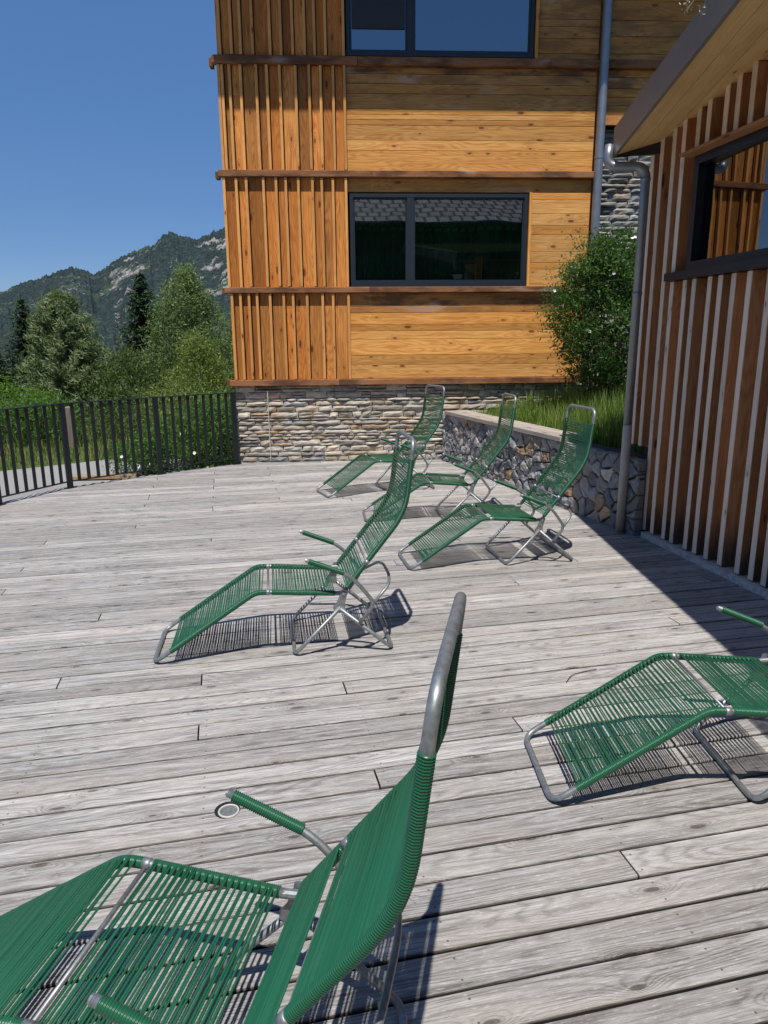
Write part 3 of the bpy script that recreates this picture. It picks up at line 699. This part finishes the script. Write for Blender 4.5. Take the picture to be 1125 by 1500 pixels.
for k in range(2):
    w0_=-.05+k*.165
    ys=sorted((SG*w0_,SG*(w0_+.16)))
    mb.board((.12,ys[0],.668),2.98-k*.05,.16,.045,(1,0,0),(0,1,0),.004)
mb.box((.16,min(SG*-.02,SG*.26),.657),(3.04,max(SG*-.02,SG*.26),.667))
mb.build('coping',M['coping'],ret)
# bed
def bedz(x,y):
    p=Vector((x,y,0))-ra; d=p.dot(-rn_); return .60+.14*max(0,d-.2)+.06*mnoise.noise(Vector((x*1.5,y*1.5,0)))*min(1,max(d,0))
mb=MB(); nu_,nv_=26,24; vs=[]
for i in range(nu_+1):
    for j in range(nv_+1):
        p=ra+rd*(RL*i/nu_)-rn_*(.12+4.5*(j/nv_)**1.3); p=Vector((p.x,p.y,0)); vs.append((p.x,p.y,bedz(p.x,p.y)))
mb.add(vs,[(i*(nv_+1)+j,(i+1)*(nv_+1)+j,(i+1)*(nv_+1)+j+1,i*(nv_+1)+j+1) for i in range(nu_) for j in range(nv_)]); mb.build('bed_soil',M['soil'],smooth=True,kind='structure')

# ------------------------------------------------------------------ vegetation
def blade(mb,x,y,z,h,w,lean,a,c):
    dx,dy=math.cos(a),math.sin(a); sx_,sy_=-dy*w,dx*w
    p1=(x+dx*lean*.3,y+dy*lean*.3,z+h*.55); p2=(x+dx*lean,y+dy*lean,z+h)
    mb.add([(x-sx_,y-sy_,z),(x+sx_,y+sy_,z),(p1[0]+sx_*.8,p1[1]+sy_*.8,p1[2]),(p1[0]-sx_*.8,p1[1]-sy_*.8,p1[2]),p2],[(0,1,2,3),(3,2,4)],None,c)
mb=MB()
for i in range(12000):
    u_=R.uniform(.3,RL+.1); v_=.28+2.6*R.random()**1.2
    p=ra+rd*u_-rn_*v_
    if Vector((p.x,p.y,0)).dot(Vector((math.sin(A3),-math.cos(A3),0)))<Vector((-2.04,9.93,0)).dot(Vector((math.sin(A3),-math.cos(A3),0)))+.12: continue
    tall=.10+.13*min(1,max(0,(u_-1.2)/2))+.14*min(1,v_/1.4)
    blade(mb,p.x,p.y,bedz(p.x,p.y)-.01,tall*R.uniform(.5,1.5),.004,R.uniform(.03,.16),R.uniform(0,6.28),(R.random(),0,0))
tag(mb.build('grass',M['grass'],kind='stuff'),'long green grass growing in the raised bed behind the stone wall','grass')
mb=MB()
for i in range(11000):
    y=R.uniform(11.2,22); x=R.uniform(-13,-3.2)
    # beyond the path edge
    if (x+6.05)*(1.53)-(y-11.02)*1.85>0 and y<12.6: continue
    if y<11.02+(x+6.05)*.83+.05: continue
    h=R.uniform(.08,.30)*(1 if y>12.5 else .7); blade(mb,x,y,gz(x,y)-.02,h,.008,R.uniform(.05,.2),R.uniform(0,6.28),(R.random(),0,0))
tag(mb.build('meadow_grass',M['drygrass'],kind='stuff'),'tall meadow grass growing beyond the path behind the railing','grass')

def leaf(mb,p,s,nrm=None,c=None,asp=.6):
    n=Vector((R.gauss(0,1),R.gauss(0,1),R.gauss(.35,1))).normalized() if nrm is None else nrm
    a=n.orthogonal().normalized(); q=R.uniform(0,6.28); b=n.cross(a); d=a*math.cos(q)+b*math.sin(q); e=n.cross(d)*asp
    mb.add([tuple(p-d*s),tuple(p+e*s*.55),tuple(p+d*s),tuple(p-e*s*.55)],[(0,1,2,3)],None,c or (R.random(),0,0))
def clumped(mb,cen,rx,ry,rzz,nc,nl,cs,ls,shape=None,asp=.6,droop=0.):
    cen=Vector(cen)
    for i in range(nc):
        while True:
            d=Vector((R.uniform(-1,1),R.uniform(-1,1),R.uniform(-1,1)))
            if .3<d.length<1: break
        k=1. if shape is None else shape((d.z+1)/2)
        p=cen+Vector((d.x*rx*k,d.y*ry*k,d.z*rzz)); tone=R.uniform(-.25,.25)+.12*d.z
        for j in range(nl):
            q=p+Vector((R.gauss(0,cs),R.gauss(0,cs),R.gauss(0,cs*.8)))
            if droop: q.z-=droop*abs(R.gauss(0,1))
            leaf(mb,q,ls*R.uniform(.6,1.3),c=(min(1,max(0,.45+tone+R.gauss(0,.18))),0,0),asp=asp)
def limbs(mb,base,h,r,n,spread,up=.5,z0=.3):
    base=Vector(base); mb.tube([base,base+Vector((R.uniform(-.05,.05)*h*.3,0,h*.5)),base+Vector((0,0,h))],[r,r*.65,r*.15],8)
    for i in range(n):
        t=z0+(1-z0)*(i+.5)/n*.95; a=i*2.4+R.uniform(-.4,.4); L=spread*(1.1-t*.7)*R.uniform(.7,1.1)
        p=base+Vector((0,0,h*t)); q=p+Vector((math.cos(a)*L,math.sin(a)*L,L*up))
        mb.tube([p,p.lerp(q,.5)+Vector((0,0,-.05*L)),q],[r*.35*(1.1-t),r*.2*(1.1-t),r*.06],5)
def tree(name,label,cat,base,h,leafm,barkm,fn,trunk_r=.1,nl=14,spread=1.2,up=.5,z0=.25,group=None):
    t=thing(name,label,cat,base,0,group); a=MB(); limbs(a,(0,0,0),h*.95,trunk_r,nl,spread,up,z0); a.build('trunk',barkm,t)
    b=MB(); fn(b,h); b.build('crown',leafm,t); return t
def spruce_fn(width,dens=1.):
    def fn(mb,h):
        z=.05*h
        while z<h*.985:
            t=z/h; L=width*(1-t)**.85+.06; nb=int((9+6*(1-t))*dens)
            for k in range(nb):
                a=R.uniform(0,6.28); l=L*R.uniform(.65,1.12); dr=-.28*l*R.uniform(.5,1.3); steps=max(3,int(l/.075))
                for s in range(steps):
                    f_=(s+1)/steps; p=Vector((math.cos(a)*l*f_,math.sin(a)*l*f_,z+dr*f_+.16*l*f_*f_))
                    for e in range(2):
                        q=p+Vector((R.gauss(0,.05),R.gauss(0,.05),R.gauss(-.04,.05)))
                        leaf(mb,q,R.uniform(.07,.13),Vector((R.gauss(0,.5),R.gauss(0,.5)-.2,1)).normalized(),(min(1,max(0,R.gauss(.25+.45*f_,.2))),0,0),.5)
            z+=h*.022
        for s in range(8): leaf(mb,Vector((0,0,h*(.96+.008*s))),.08,c=(.4,0,0),asp=.3)
    return fn
def pine_fn(mb,h):
    z=.05*h
    while z<h:
        t=z/h; L=1.38*(1-t)**.62*(0.75+.25*min(1,t*3))+.12; nb=13
        for k in range(nb):
            a=R.uniform(0,6.28); l=L*R.uniform(.5,1.15)
            for s in range(max(2,int(l/.17))):
                f_=.3+.7*(s+1)/max(2,int(l/.17)); p=Vector((math.cos(a)*l*f_,math.sin(a)*l*f_,z+.30*l*f_*f_+.05)); tone=R.gauss(.45,.15)
                for e in range(13):
                    d=Vector((R.gauss(0,1),R.gauss(0,1),R.gauss(.7,1))).normalized(); q=p+Vector((R.gauss(0,.06),R.gauss(0,.06),R.gauss(0,.06)))+d*.06
                    s_=d.orthogonal().normalized()*.016
                    mb.add([tuple(q-d*.09-s_),tuple(q-d*.09+s_),tuple(q+d*.09)],[(0,1,2)],None,(min(1,max(0,tone+R.gauss(0,.15))),0,0))
        z+=h*.027
T=tree
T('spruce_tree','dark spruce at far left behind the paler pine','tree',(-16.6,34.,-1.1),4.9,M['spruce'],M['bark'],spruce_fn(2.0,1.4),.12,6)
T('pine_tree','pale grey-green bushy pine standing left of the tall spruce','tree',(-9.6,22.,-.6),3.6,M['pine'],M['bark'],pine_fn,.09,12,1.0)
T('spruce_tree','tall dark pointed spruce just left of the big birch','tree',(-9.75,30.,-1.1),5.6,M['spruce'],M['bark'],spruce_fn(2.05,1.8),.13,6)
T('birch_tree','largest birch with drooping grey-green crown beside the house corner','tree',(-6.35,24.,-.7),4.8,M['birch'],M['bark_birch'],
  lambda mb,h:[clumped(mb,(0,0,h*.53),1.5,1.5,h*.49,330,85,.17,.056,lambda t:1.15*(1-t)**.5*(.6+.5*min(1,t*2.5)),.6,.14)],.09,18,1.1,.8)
T('birch_tree','small yellow-green young birch in front of the big birch','tree',(-4.6,18.,-.45),2.42,M['ybirch'],M['bark_birch'],
  lambda mb,h:[clumped(mb,(0,0,h*.55),.95,.9,h*.47,200,46,.12,.040,lambda t:1.2*(1-t)**.55)],.04,12,.6,.8)
T('birch_tree','grey-green birch partly hidden behind the house corner','tree',(-5.15,27.,-.8),3.6,M['birch'],M['bark_birch'],
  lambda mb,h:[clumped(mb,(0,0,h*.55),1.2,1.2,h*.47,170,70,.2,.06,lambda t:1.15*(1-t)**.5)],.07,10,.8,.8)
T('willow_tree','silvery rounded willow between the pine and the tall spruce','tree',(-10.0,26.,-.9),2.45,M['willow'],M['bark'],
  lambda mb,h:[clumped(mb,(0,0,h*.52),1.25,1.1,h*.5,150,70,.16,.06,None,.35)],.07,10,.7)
T('broadleaf_tree','dark olive shrubby tree below the tall spruce','tree',(-7.7,22.,-.6),2.0,M['olive'],M['bark'],
  lambda mb,h:[clumped(mb,(0,0,h*.5),1.2,1.,h*.52,160,60,.15,.055)],.06,10,.6)
T('spruce_tree','dark spruce cut off by the left picture edge','tree',(-16.3,30.5,-1.1),2.6,M['spruce'],M['bark'],spruce_fn(1.2),.1,6)
T('shrub','bright lime-green shrub at the left edge above the railing','shrub',(-9.05,17.,-.5),1.35,M['bright'],M['bark'],
  lambda mb,h:[clumped(mb,(0,0,h*.52),1.25,.9,h*.48,110,46,.13,.04)],.04,10,.6)
T('shrub','dark leafy shrub behind the old wooden post','shrub',(-5.75,15.6,-.45),1.25,M['olive'],M['bark'],
  lambda mb,h:[clumped(mb,(0,0,h*.5),1.15,.7,h*.52,110,50,.12,.036)],.04,10,.6)
T('shrub','mid-green shrub at the left behind the meadow grass','shrub',(-8.0,14.9,-.42),1.05,M['hedge'],M['bark'],
  lambda mb,h:[clumped(mb,(0,0,h*.48),1.35,.6,h*.5,110,46,.12,.036)],.04,10,.6)
T('shrub','dark shrub filling the gap between the path end and the flowering hedge','shrub',(-4.1,14.3,-.4),1.35,M['olive'],M['bark'],
  lambda mb,h:[clumped(mb,(0,0,h*.5),1.0,.7,h*.5,110,50,.12,.036)],.04,10,.6)
T('shrub','dark green shrub behind the second railing post from the left','shrub',(-7.0,14.6,-.42),1.0,M['hedge'],M['bark'],
  lambda mb,h:[clumped(mb,(0,0,h*.48),.9,.6,h*.52,110,50,.12,.036)],.04,10,.5)
T('shrub','leafy shrub at the left edge in front of the lime-green one','shrub',(-9.3,14.6,-.42),1.0,M['olive'],M['bark'],
  lambda mb,h:[clumped(mb,(0,0,h*.48),1.2,.6,h*.52,130,50,.12,.038)],.04,10,.5)
T('shrub','yellow-green shrub behind the flowering hedge','shrub',(-3.6,13.0,-.4),1.35,M['ybirch'],M['bark'],
  lambda mb,h:[clumped(mb,(0,0,h*.5),.8,.6,h*.52,120,50,.11,.032)],.04,10,.5)
# flowering hedge right behind the railing
def flowers(pts,size,parent):
    mb=MB()
    for p in pts:
        a0=R.uniform(0,6.28); n=Vector((R.gauss(0,.4),-1,R.gauss(.5,.4))).normalized(); a=n.orthogonal().normalized(); b=n.cross(a)
        for k in range(5):
            th=a0+k*1.2566; d=a*math.cos(th)+b*math.sin(th); e=n.cross(d)
            mb.add([tuple(p),tuple(p+d*size*.7-e*size*.5+n*size*.2),tuple(p+d*size+n*size*.3),tuple(p+d*size*.7+e*size*.5+n*size*.2)],[(0,1,2,3)])
    mb.build('blossoms',M['petal'],parent)
hb=thing('flowering_hedge','leafy hedge with white blossoms growing right behind the railing next to the house','hedge',(-2.95,10.6,-.32))
mb=MB()
for cx,cy,rx,h in [(-.72,.05,.5,.62),(-.2,.1,.6,.85),(.3,.15,.55,1.05),(.62,.3,.35,1.1),(.1,.6,.7,1.2),(.5,.75,.5,1.3)]:
    clumped(mb,(cx,cy,h*.48),rx,.42,h*.52,95,55,.08,.027)
mb.build('foliage',M['hedge'],hb)
mb=MB()
for k in range(16): 
    x=R.uniform(-.8,.7); mb.tube([(x,.1,0),(x+R.uniform(-.1,.1),.1,.4),(x+R.uniform(-.2,.2),.05,.75)],[.012,.009,.004],5)
mb.build('stems',M['bark'],hb)
flowers([Vector((R.uniform(-1.,.7),R.uniform(-.42,-.25),R.uniform(.15,.8))) for k in range(7)],.026,hb)
# rose bush
rb=thing('rose_bush','tall dark rose bush with white blossoms on the raised bed against the house','bush',(2.70,8.95,.85))
mb=MB()
clumped(mb,(.05,0,1.08),.68,.55,.98,420,62,.075,.027,lambda t:.75+.5*math.sin(min(1,t*1.1)*math.pi)*.8)
clumped(mb,(-.1,-.1,1.72),.35,.35,.35,46,40,.08,.024)
clumped(mb,(.25,0,1.55),.4,.4,.4,50,45,.08,.024)
for k in range(60):
    a=R.uniform(0,6.28); b_=R.uniform(-.2,1.2); p=Vector((math.cos(a)*.55*math.cos(b_*.8),math.sin(a)*.5*math.cos(b_*.8),1.2+.75*math.sin(b_))); d=Vector((math.cos(a),math.sin(a),R.uniform(.0,.9))).normalized()
    for s in range(12): leaf(mb,p+d*(.03*s)+Vector((R.gauss(0,.018),R.gauss(0,.018),R.gauss(0,.018)-.0012*s*s)),.022,c=(R.uniform(.35,1),0,0))
mb.build('foliage',M['rose'],rb)
mb=MB()
for k in range(14):
    a=R.uniform(0,6.28); mb.tube([(math.cos(a)*.06,math.sin(a)*.06,0-.1),(math.cos(a)*.2,math.sin(a)*.2,.7),(math.cos(a)*.4,math.sin(a)*.4,1.5)],[.014,.01,.004],5)
mb.build('stems',M['bark'],rb)
fl=[]
for k in range(18):
    a=R.uniform(3.3,6.1); z=R.uniform(-.75,.9); rr=math.sqrt(max(.05,1-(z/1.0)**2)); fl.append(Vector((math.cos(a)*.72*rr,math.sin(a)*.62*rr,1.2+z*.85)))
flowers(fl,.020,rb)
# plant on the annex roof
rp=thing('roof_plant','dry pale flower stems poking over the annex roof edge','plant',(1.86,4.45,3.50))
for k in range(6):
    e=Vector((-.10-.11*R.random(),R.uniform(-.1,.1),R.uniform(-.1,.06))); mb=MB(); mb.tube([(0.05,0,-.08),tuple(e*.6+Vector((0,0,.05))),tuple(e)],.002,5)
    for j in range(10): leaf(mb,e+Vector((R.gauss(0,.014),R.gauss(0,.014),R.gauss(0,.016))),.010)
    mb.build('flower_stem',M['dryflower'],rp)

# ------------------------------------------------------------------ railing
fen=thing('railing','dark anthracite metal railing with thin upright bars along the curved deck edge','railing',(-3.69,8.2,0))
pst=[(-2.05,9.80),(-2.885,9.06),(-3.69,8.205),(-4.06,7.31),(-4.33,6.2),(-4.5,4.9)]
o_=Vector((-3.69,8.2,0))
def obox(mb,c,d,l,w,z0,z1):
    c=Vector((c[0],c[1],0)); d=Vector((d[0],d[1],0)).normalized(); n=Vector((-d.y,d.x,0)); vs=[]
    for z in (z0,z1):
        for (a,b) in ((-1,-1),(1,-1),(1,1),(-1,1)):
            p=c+d*a*l/2+n*b*w/2-o_; vs.append((p.x,p.y,z))
    mb.add(vs,[(3,2,1,0),(4,5,6,7),(0,1,5,4),(1,2,6,5),(2,3,7,6),(3,0,4,7)])
for i,p in enumerate(pst):
    q=pst[min(i+1,len(pst)-1)]; q0=pst[max(i-1,0)]; d=(q[0]-q0[0],q[1]-q0[1])
    mb=MB(); obox(mb,p,d,.065,.03,-.02,.995); obox(mb,p,d,.12,.07,.002,.010); mb.build('post',M['fence'],fen)
for p,q in zip(pst[:-1],pst[1:]):
    d=Vector((q[0]-p[0],q[1]-p[1],0)); L=d.length; mid=((p[0]+q[0])/2,(p[1]+q[1])/2)
    mb=MB(); obox(mb,mid,d,L-.066,.045,.982,.992); mb.build('top_rail',M['fence'],fen)
    mb=MB(); obox(mb,mid,d,L-.066,.030,.075,.087); mb.build('bottom_rail',M['fence'],fen)
    n=max(3,int(round(L/.117)))
    for k in range(1,n):
        t=k/n; mb=MB(); obox(mb,(p[0]+d.x*t,p[1]+d.y*t),d,.040,.010,.0875,.9815); mb.build('baluster',M['fence'],fen)

# small things at the deck edge
sck=thing('parasol_socket','round grey parasol socket let into the deck boards','socket',(-.57,2.245,0))
mb=MB(); n=28; vs=[]
for r_,z in ((.038,.0005),(.038,.004),(.037,.006),(.0325,.006),(.0315,.003)):
    for k in range(n): vs.append((r_*math.cos(6.2832*k/n),r_*math.sin(6.2832*k/n),z+.001))
mb.add(vs,[(j*n+k,j*n+(k+1)%n,(j+1)*n+(k+1)%n,(j+1)*n+k) for j in range(4) for k in range(n)]); mb.build('rim',M['socket'],sck,smooth=True)
mb=MB(); mb.add([(.0317*math.cos(6.2832*k/n),.0317*math.sin(6.2832*k/n),.0028) for k in range(n)],[tuple(range(n))]); mb.build('bottom',M['socket_in'],sck)
mb=MB(); mb.add([(.046*math.cos(6.2832*k/n)-.007,.048*math.sin(6.2832*k/n)+.009,.0022) for k in range(n)],[tuple(range(n))]); mb.build('cutout',M['black'],sck)
for i,(x,y,a,L,lab) in enumerate([(-4.12,10.28,.12,.95,'upper tan plank lying on the path beyond the railing'),(-3.78,9.62,.2,.55,'lower tan plank lying closest to the railing foot')]):
    mb=MB(); mb.board((-L/2,-.09,0),L,.18,.05,(1,0,0),(0,1,0),.004); o=mb.build('plank',M['plank']); o.location=(x,y,-.27); o.rotation_euler=(0,0,a); tag(o,lab,'plank')
mb=MB(); mb.tube([(0,0,-.1),(.01,0,.5),(.0,0,.86),(0,0,.88)],[.085,.082,.078,.06],10); o=mb.build('fence_post',M['postwood'],smooth=False); o.location=(-6.15,14.0,-.42); tag(o,'old grey wooden post standing in the meadow behind the railing','post')
mb=MB(); mb.tube(fillet([(0,0,.004),(.04,.07,.01),(.12,.12,.004),(.19,.14,.006)],.05),.0022,5); o=mb.build('twig',M['bark']); o.location=(.895,3.215,0); tag(o,'thin dark bent twig lying on the sunny deck boards','twig')

# chalet opposite, seen mirrored in the lower window
ch=thing('chalet','slate-roofed chalet mirrored in the lower window of the timber house','house',(1.,-6.,-.3))
mb=MB(); mb.box((-11,-9,0),(11,0,5.7)); mb.build('wall',M['roombrown'],ch)
mb=MB(); mb.add([(-12,1.,5.86),(12,1.,5.86),(12,-6,9.),(-12,-6,9.)],[(0,1,2,3)],[[(0,0),(24,0),(24,7.6),(0,7.6)]]); mb.add([(-12,-6,8.99),(12,-6,8.99),(12,-12,6),(-12,-12,6)],[(0,1,2,3)],[[(0,0),(24,0),(24,7.6),(0,7.6)]]); mb.build('roof',M['slates'],ch)
mb=MB(); mb.tube([(-12,1.05,5.8),(12,1.05,5.8)],.06,8); mb.build('gutter',M['zinc'],ch)

# ------------------------------------------------------------------ loungers
W=.453
PT=dict(foot=(.007,.014),knee=(.55,.370),clamp=(.619,.368),send=(.991,.338),pivot=(1.016,.341),joint=(.991,.262),legF=(.743,.013),legR=(1.276,.013),bend=(1.353,.768),gs=(1.387,1.061),top=(1.400,1.150),atip=(.818,.552),aend=(1.052,.456),alow=(1.096,.178))
def p3(k,t): return Vector((PT[k][0],t,PT[k][1]))
RT,RC,CR=.0118,.0152,.0030   # bare tube, wrapped tube, cord
def railpath(t, which):
    if which=='seat': return fillet([p3('send',t),p3('clamp',t),p3('knee',t),p3('foot',t)],[.02,.075],8)
    return fillet([p3('pivot',t)+Vector((.012,0,.018)),p3('bend',t),p3('top',t)],[.11],10)
def wrap(mb,pts,a,b,pitch=.0056):
    """wound cord: beaded tube along pts between arclengths a..b"""
    pts=resample(pts,.004); L=[0]
    for i in range(1,len(pts)): L.append(L[-1]+(pts[i]-pts[i-1]).length)
    if b is None: b=L[-1]
    def at(d):
        for i in range(1,len(pts)):
            if L[i]>=d: return pts[i-1].lerp(pts[i],(d-L[i-1])/max(L[i]-L[i-1],1e-9))
        return pts[-1]
    n=int((b-a)/pitch); P_=[]; r_=[]
    j=1
    ds=[]
    for k in range(n):
        for q,rr in ((0,RT+.0012),(.28,RC-.0002),(.5,RC+.0003),(.72,RC-.0002)): ds.append((a+(k+q)*pitch,rr))
    ds.append((a+n*pitch,RT))
    i=1
    for d,rr in ds:
        while i<len(pts)-1 and L[i]<d: i+=1
        P_.append(pts[i-1].lerp(pts[i],(d-L[i-1])/max(L[i]-L[i-1],1e-9))); r_.append(rr)
    mb.tube(P_,r_,9)
def cords(mb,pa,pb,a,b,pitch=.0085,off=.0125):
    """cords strung from rail path pa to rail path pb"""
    def samp(pts):
        pts=resample(pts,.003); L=[0]
        for i in range(1,len(pts)): L.append(L[-1]+(pts[i]-pts[i-1]).length)
        return pts,L
    A,LA=samp(pa); B,LB=samp(pb)
    n=int((b-a)/pitch)
    for k in range(n):
        d=a+(k+.5)*pitch; i=min(range(len(LA)),key=lambda q:abs(LA[q]-d)); d2=d+R.uniform(-.0018,.0018)+(.0026 if k%2 else -.0026); j=min(range(len(LB)),key=lambda q:abs(LB[q]-d2))
        t=(A[min(i+1,len(A)-1)]-A[max(i-1,0)]).normalized(); nrm=Vector((0,1,0)).cross(t).normalized()
        if nrm.z<0: nrm=-nrm
        if nrm.x>0 and abs(nrm.x)>.75: nrm=-nrm
        s=R.uniform(0,.0025)
        P0=A[i]+nrm*off; P1=B[j]+nrm*off; m=P0.lerp(P1,.5)-nrm*s
        P0b=A[i]+nrm*(off*.45)+Vector((0,-.011,0)); P1b=B[j]+nrm*(off*.45)+Vector((0,.011,0))
        mb.tube([P0b,P0,m,P1,P1b],CR,5,c=(R.random(),0,0))
def make_lounger():
    root=thing('sun_lounger','','sun lounger',(0,0,0),0,'green cord sun loungers on the deck')
    # seat frame
    near=railpath(0,'seat'); far=railpath(W,'seat')
    full=fillet([p3('send',0),p3('clamp',0),p3('knee',0),p3('foot',0),p3('foot',W),p3('knee',W),p3('clamp',W),p3('send',W)],[.02,.075,.06,.06,.075,.02],8)
    mb=MB(); mb.tube(full,RT,12); mb.build('seat_frame',M['galv'],root,smooth=True)
    bn=[Vector((p.x,p.y+.0,p.z)) for p in railpath(.0,'back')]
    bf=fillet([p3('pivot',0)+Vector((.012,0,.018)),p3('bend',0),p3('top',0),p3('top',W),p3('bend',W),p3('pivot',W)+Vector((.012,0,.018))],[.11,.065,.065,.11],10)
    mb=MB(); mb.tube(bf,RT,12); mb.build('backrest_frame',M['galv'],root,smooth=True)
    Lseat=sum((near[i]-near[i-1]).length for i in range(1,len(near))); Lclamp=(p3('send',0)-p3('clamp',0)).length
    endw=Lseat-.105
    for t,pt in ((0,near),(W,far)):
        mb=MB(); wrap(mb,pt,.022,Lclamp-.012); wrap(mb,pt,Lclamp+.012,endw); mb.build('rail_wrap',M['cord'],root,smooth=True)
    Lb=(p3('bend',0)-(p3('pivot',0)+Vector((.012,0,.018)))).length-.03; Lg=Lb+.03-.0+(p3('gs',0)-p3('bend',0)).length-.012
    BC=.185
    for t in (0,W):
        pt=railpath(t,'back'); mb=MB(); wrap(mb,pt,.012,BC-.014); wrap(mb,pt,BC+.014,Lg); mb.build('rail_wrap',M['cord'],root,smooth=True)
    mb=MB(); cords(mb,near,far,.024,Lclamp-.014); mb.build('seat_webbing',M['cord'],root,smooth=True)
    mb=MB(); cords(mb,near,far,Lclamp+.03,endw-.004); mb.build('leg_webbing',M['cord'],root,smooth=True)
    bp0,bp1=railpath(0,'back'),railpath(W,'back')
    mb=MB(); cords(mb,bp0,bp1,.014,BC-.018); cords(mb,bp0,bp1,BC+.03,Lg-.004); mb.build('back_webbing',M['cord'],root,smooth=True)
    # crossbars with sleeves
    for q,nx_ in ((near,Lclamp),(bp0,BC)):
        pts=resample(q,.003); d=0
        for i in range(1,len(pts)):
            d+=(pts[i]-pts[i-1]).length
            if d>=nx_: break
        c=pts[i]; t=(pts[i]-pts[i-1]).normalized(); mb=MB()
        mb.tube([c+Vector((0,.008,-.003)),c+Vector((0,W-.008,-.003))],.006,10)
        for y in (0,W):
            e=Vector((c.x,y,c.z)); mb.tube([e-t*.011,e-t*.010,e+t*.010,e+t*.011],[RT+.001,RC,RC,RT+.001],12)
        mb.build('crossbar',M['galv'],root,smooth=True)
    # hinges
    for t,sg in ((0,-1),(W,1)):
        mb=MB(); y=t+sg*.016; a=p3('pivot',y); b=p3('joint',y); dd=(b-a).normalized(); n=Vector((dd.z,0,-dd.x))
        prof=[(-.022,.010),(-.014,.020),(.0,.018),(.055,.022),(.085,.034),(.108,.026)]
        vs=[]
        for yy in (-.0025,.0025):
            for (l,w_) in prof: vs.append(tuple(a+dd*l+n*w_+Vector((0,yy,0))))
            for (l,w_) in reversed(prof): vs.append(tuple(a+dd*l-n*w_+Vector((0,yy,0))))
        m=len(prof)*2; fs=[tuple(range(m)),tuple(range(2*m-1,m-1,-1))]+[((i+1)%m,i,m+i,m+(i+1)%m) for i in range(m)]
        mb.add(vs,fs); mb.tube([p3('send',t)-Vector((.02,0,0)),p3('pivot',t)+Vector((.012,0,0))],.0122,10)
        hp=mb.build('hinge_plate',M['galv'],root)
        for k,pp in ((1.5,a),(1.,b)):
            mb=MB(); q=Vector((pp.x,y,pp.z)); mb.tube([q,q+Vector((0,sg*.0055,0)),q+Vector((0,sg*.0105,0)),q+Vector((0,sg*.012,0))],[.010*k*.8,.010*k*.8,.006,.003],10); mb.build('bolt',M['bolt'],hp)
    # legs
    for nm,key,o1 in (('front_leg','legF',.026),('rear_leg','legR',.034)):
        J0=p3('joint',-o1); J1=p3('joint',W+o1)
        mb=MB(); mb.tube(fillet([J0,p3(key,-o1),p3(key,W+o1),J1],[.055,.055],8),.0108,12); mb.build(nm,M['galv'],root,smooth=True)
    # arms
    for t,sg in ((0,-1),(W,1)):
        A=p3('atip',t+sg*.066); B=p3('aend',t+sg*.066); D=Vector((1.178,t+sg*.054,.287)); E_=Vector((PT['alow'][0],t+sg*.046,PT['alow'][1]))
        mb=MB(); path=fillet([A,B,D,E_],[.09,.045],8); mb.tube(path,.0105,12); ar=mb.build('armrest',M['galv'],root,smooth=True)
        mb=MB(); wrap(mb,[A,B],.014,(B-A).length-.042); mb.build('armrest_wrap',M['cord'],ar,smooth=True)
        mb=MB(); mb.tube([A-(B-A).normalized()*.004,A+(B-A).normalized()*.004],[.008,.0108],12); mb.build('end_cap',M['bolt'],ar)
    mb=MB(); mb.tube(fillet([(1.176,-.052,.295),(1.268,.02,.365),(1.285,.13,.385),(1.285,W-.13,.385),(1.268,W-.02,.365),(1.176,W+.052,.295)],.04,4),.0085,10); mb.build('back_brace',M['galv'],root,smooth=True)
    return root
proto=make_lounger()
spots=[((-1.224,3.449,0),.158,'sun lounger alone in the middle of the sunny deck, seen side-on'),
 ((.185,4.988,0),.184,'sun lounger nearest the rubble stone wall, in front of the grassy bed'),
 ((-.178,6.443,0),.082,'sun lounger half hidden behind the middle one, in front of the coping plank'),
 ((-.60,7.50,0),.40,'farthest sun lounger, right in front of the stone house base'),
 ((.595,2.262,0),.025,'sun lounger cut off by the right edge with only its foot and seat showing'),
 ((-1.300,1.218,0),-.195,'closest sun lounger, cut off at bottom left, seen from above with high grey headrest tube')]
for i,(loc,rz_,lab) in enumerate(spots):
    if i==0: o=proto
    else:
        o=proto.copy(); col.objects.link(o)
        for c in list(proto.children):
            d=c.copy(); col.objects.link(d); d.parent=o
            for g in c.children:
                e=g.copy(); col.objects.link(e); e.parent=d
    o.location=loc; o.rotation_euler=(0,0,rz_); o['label']=lab
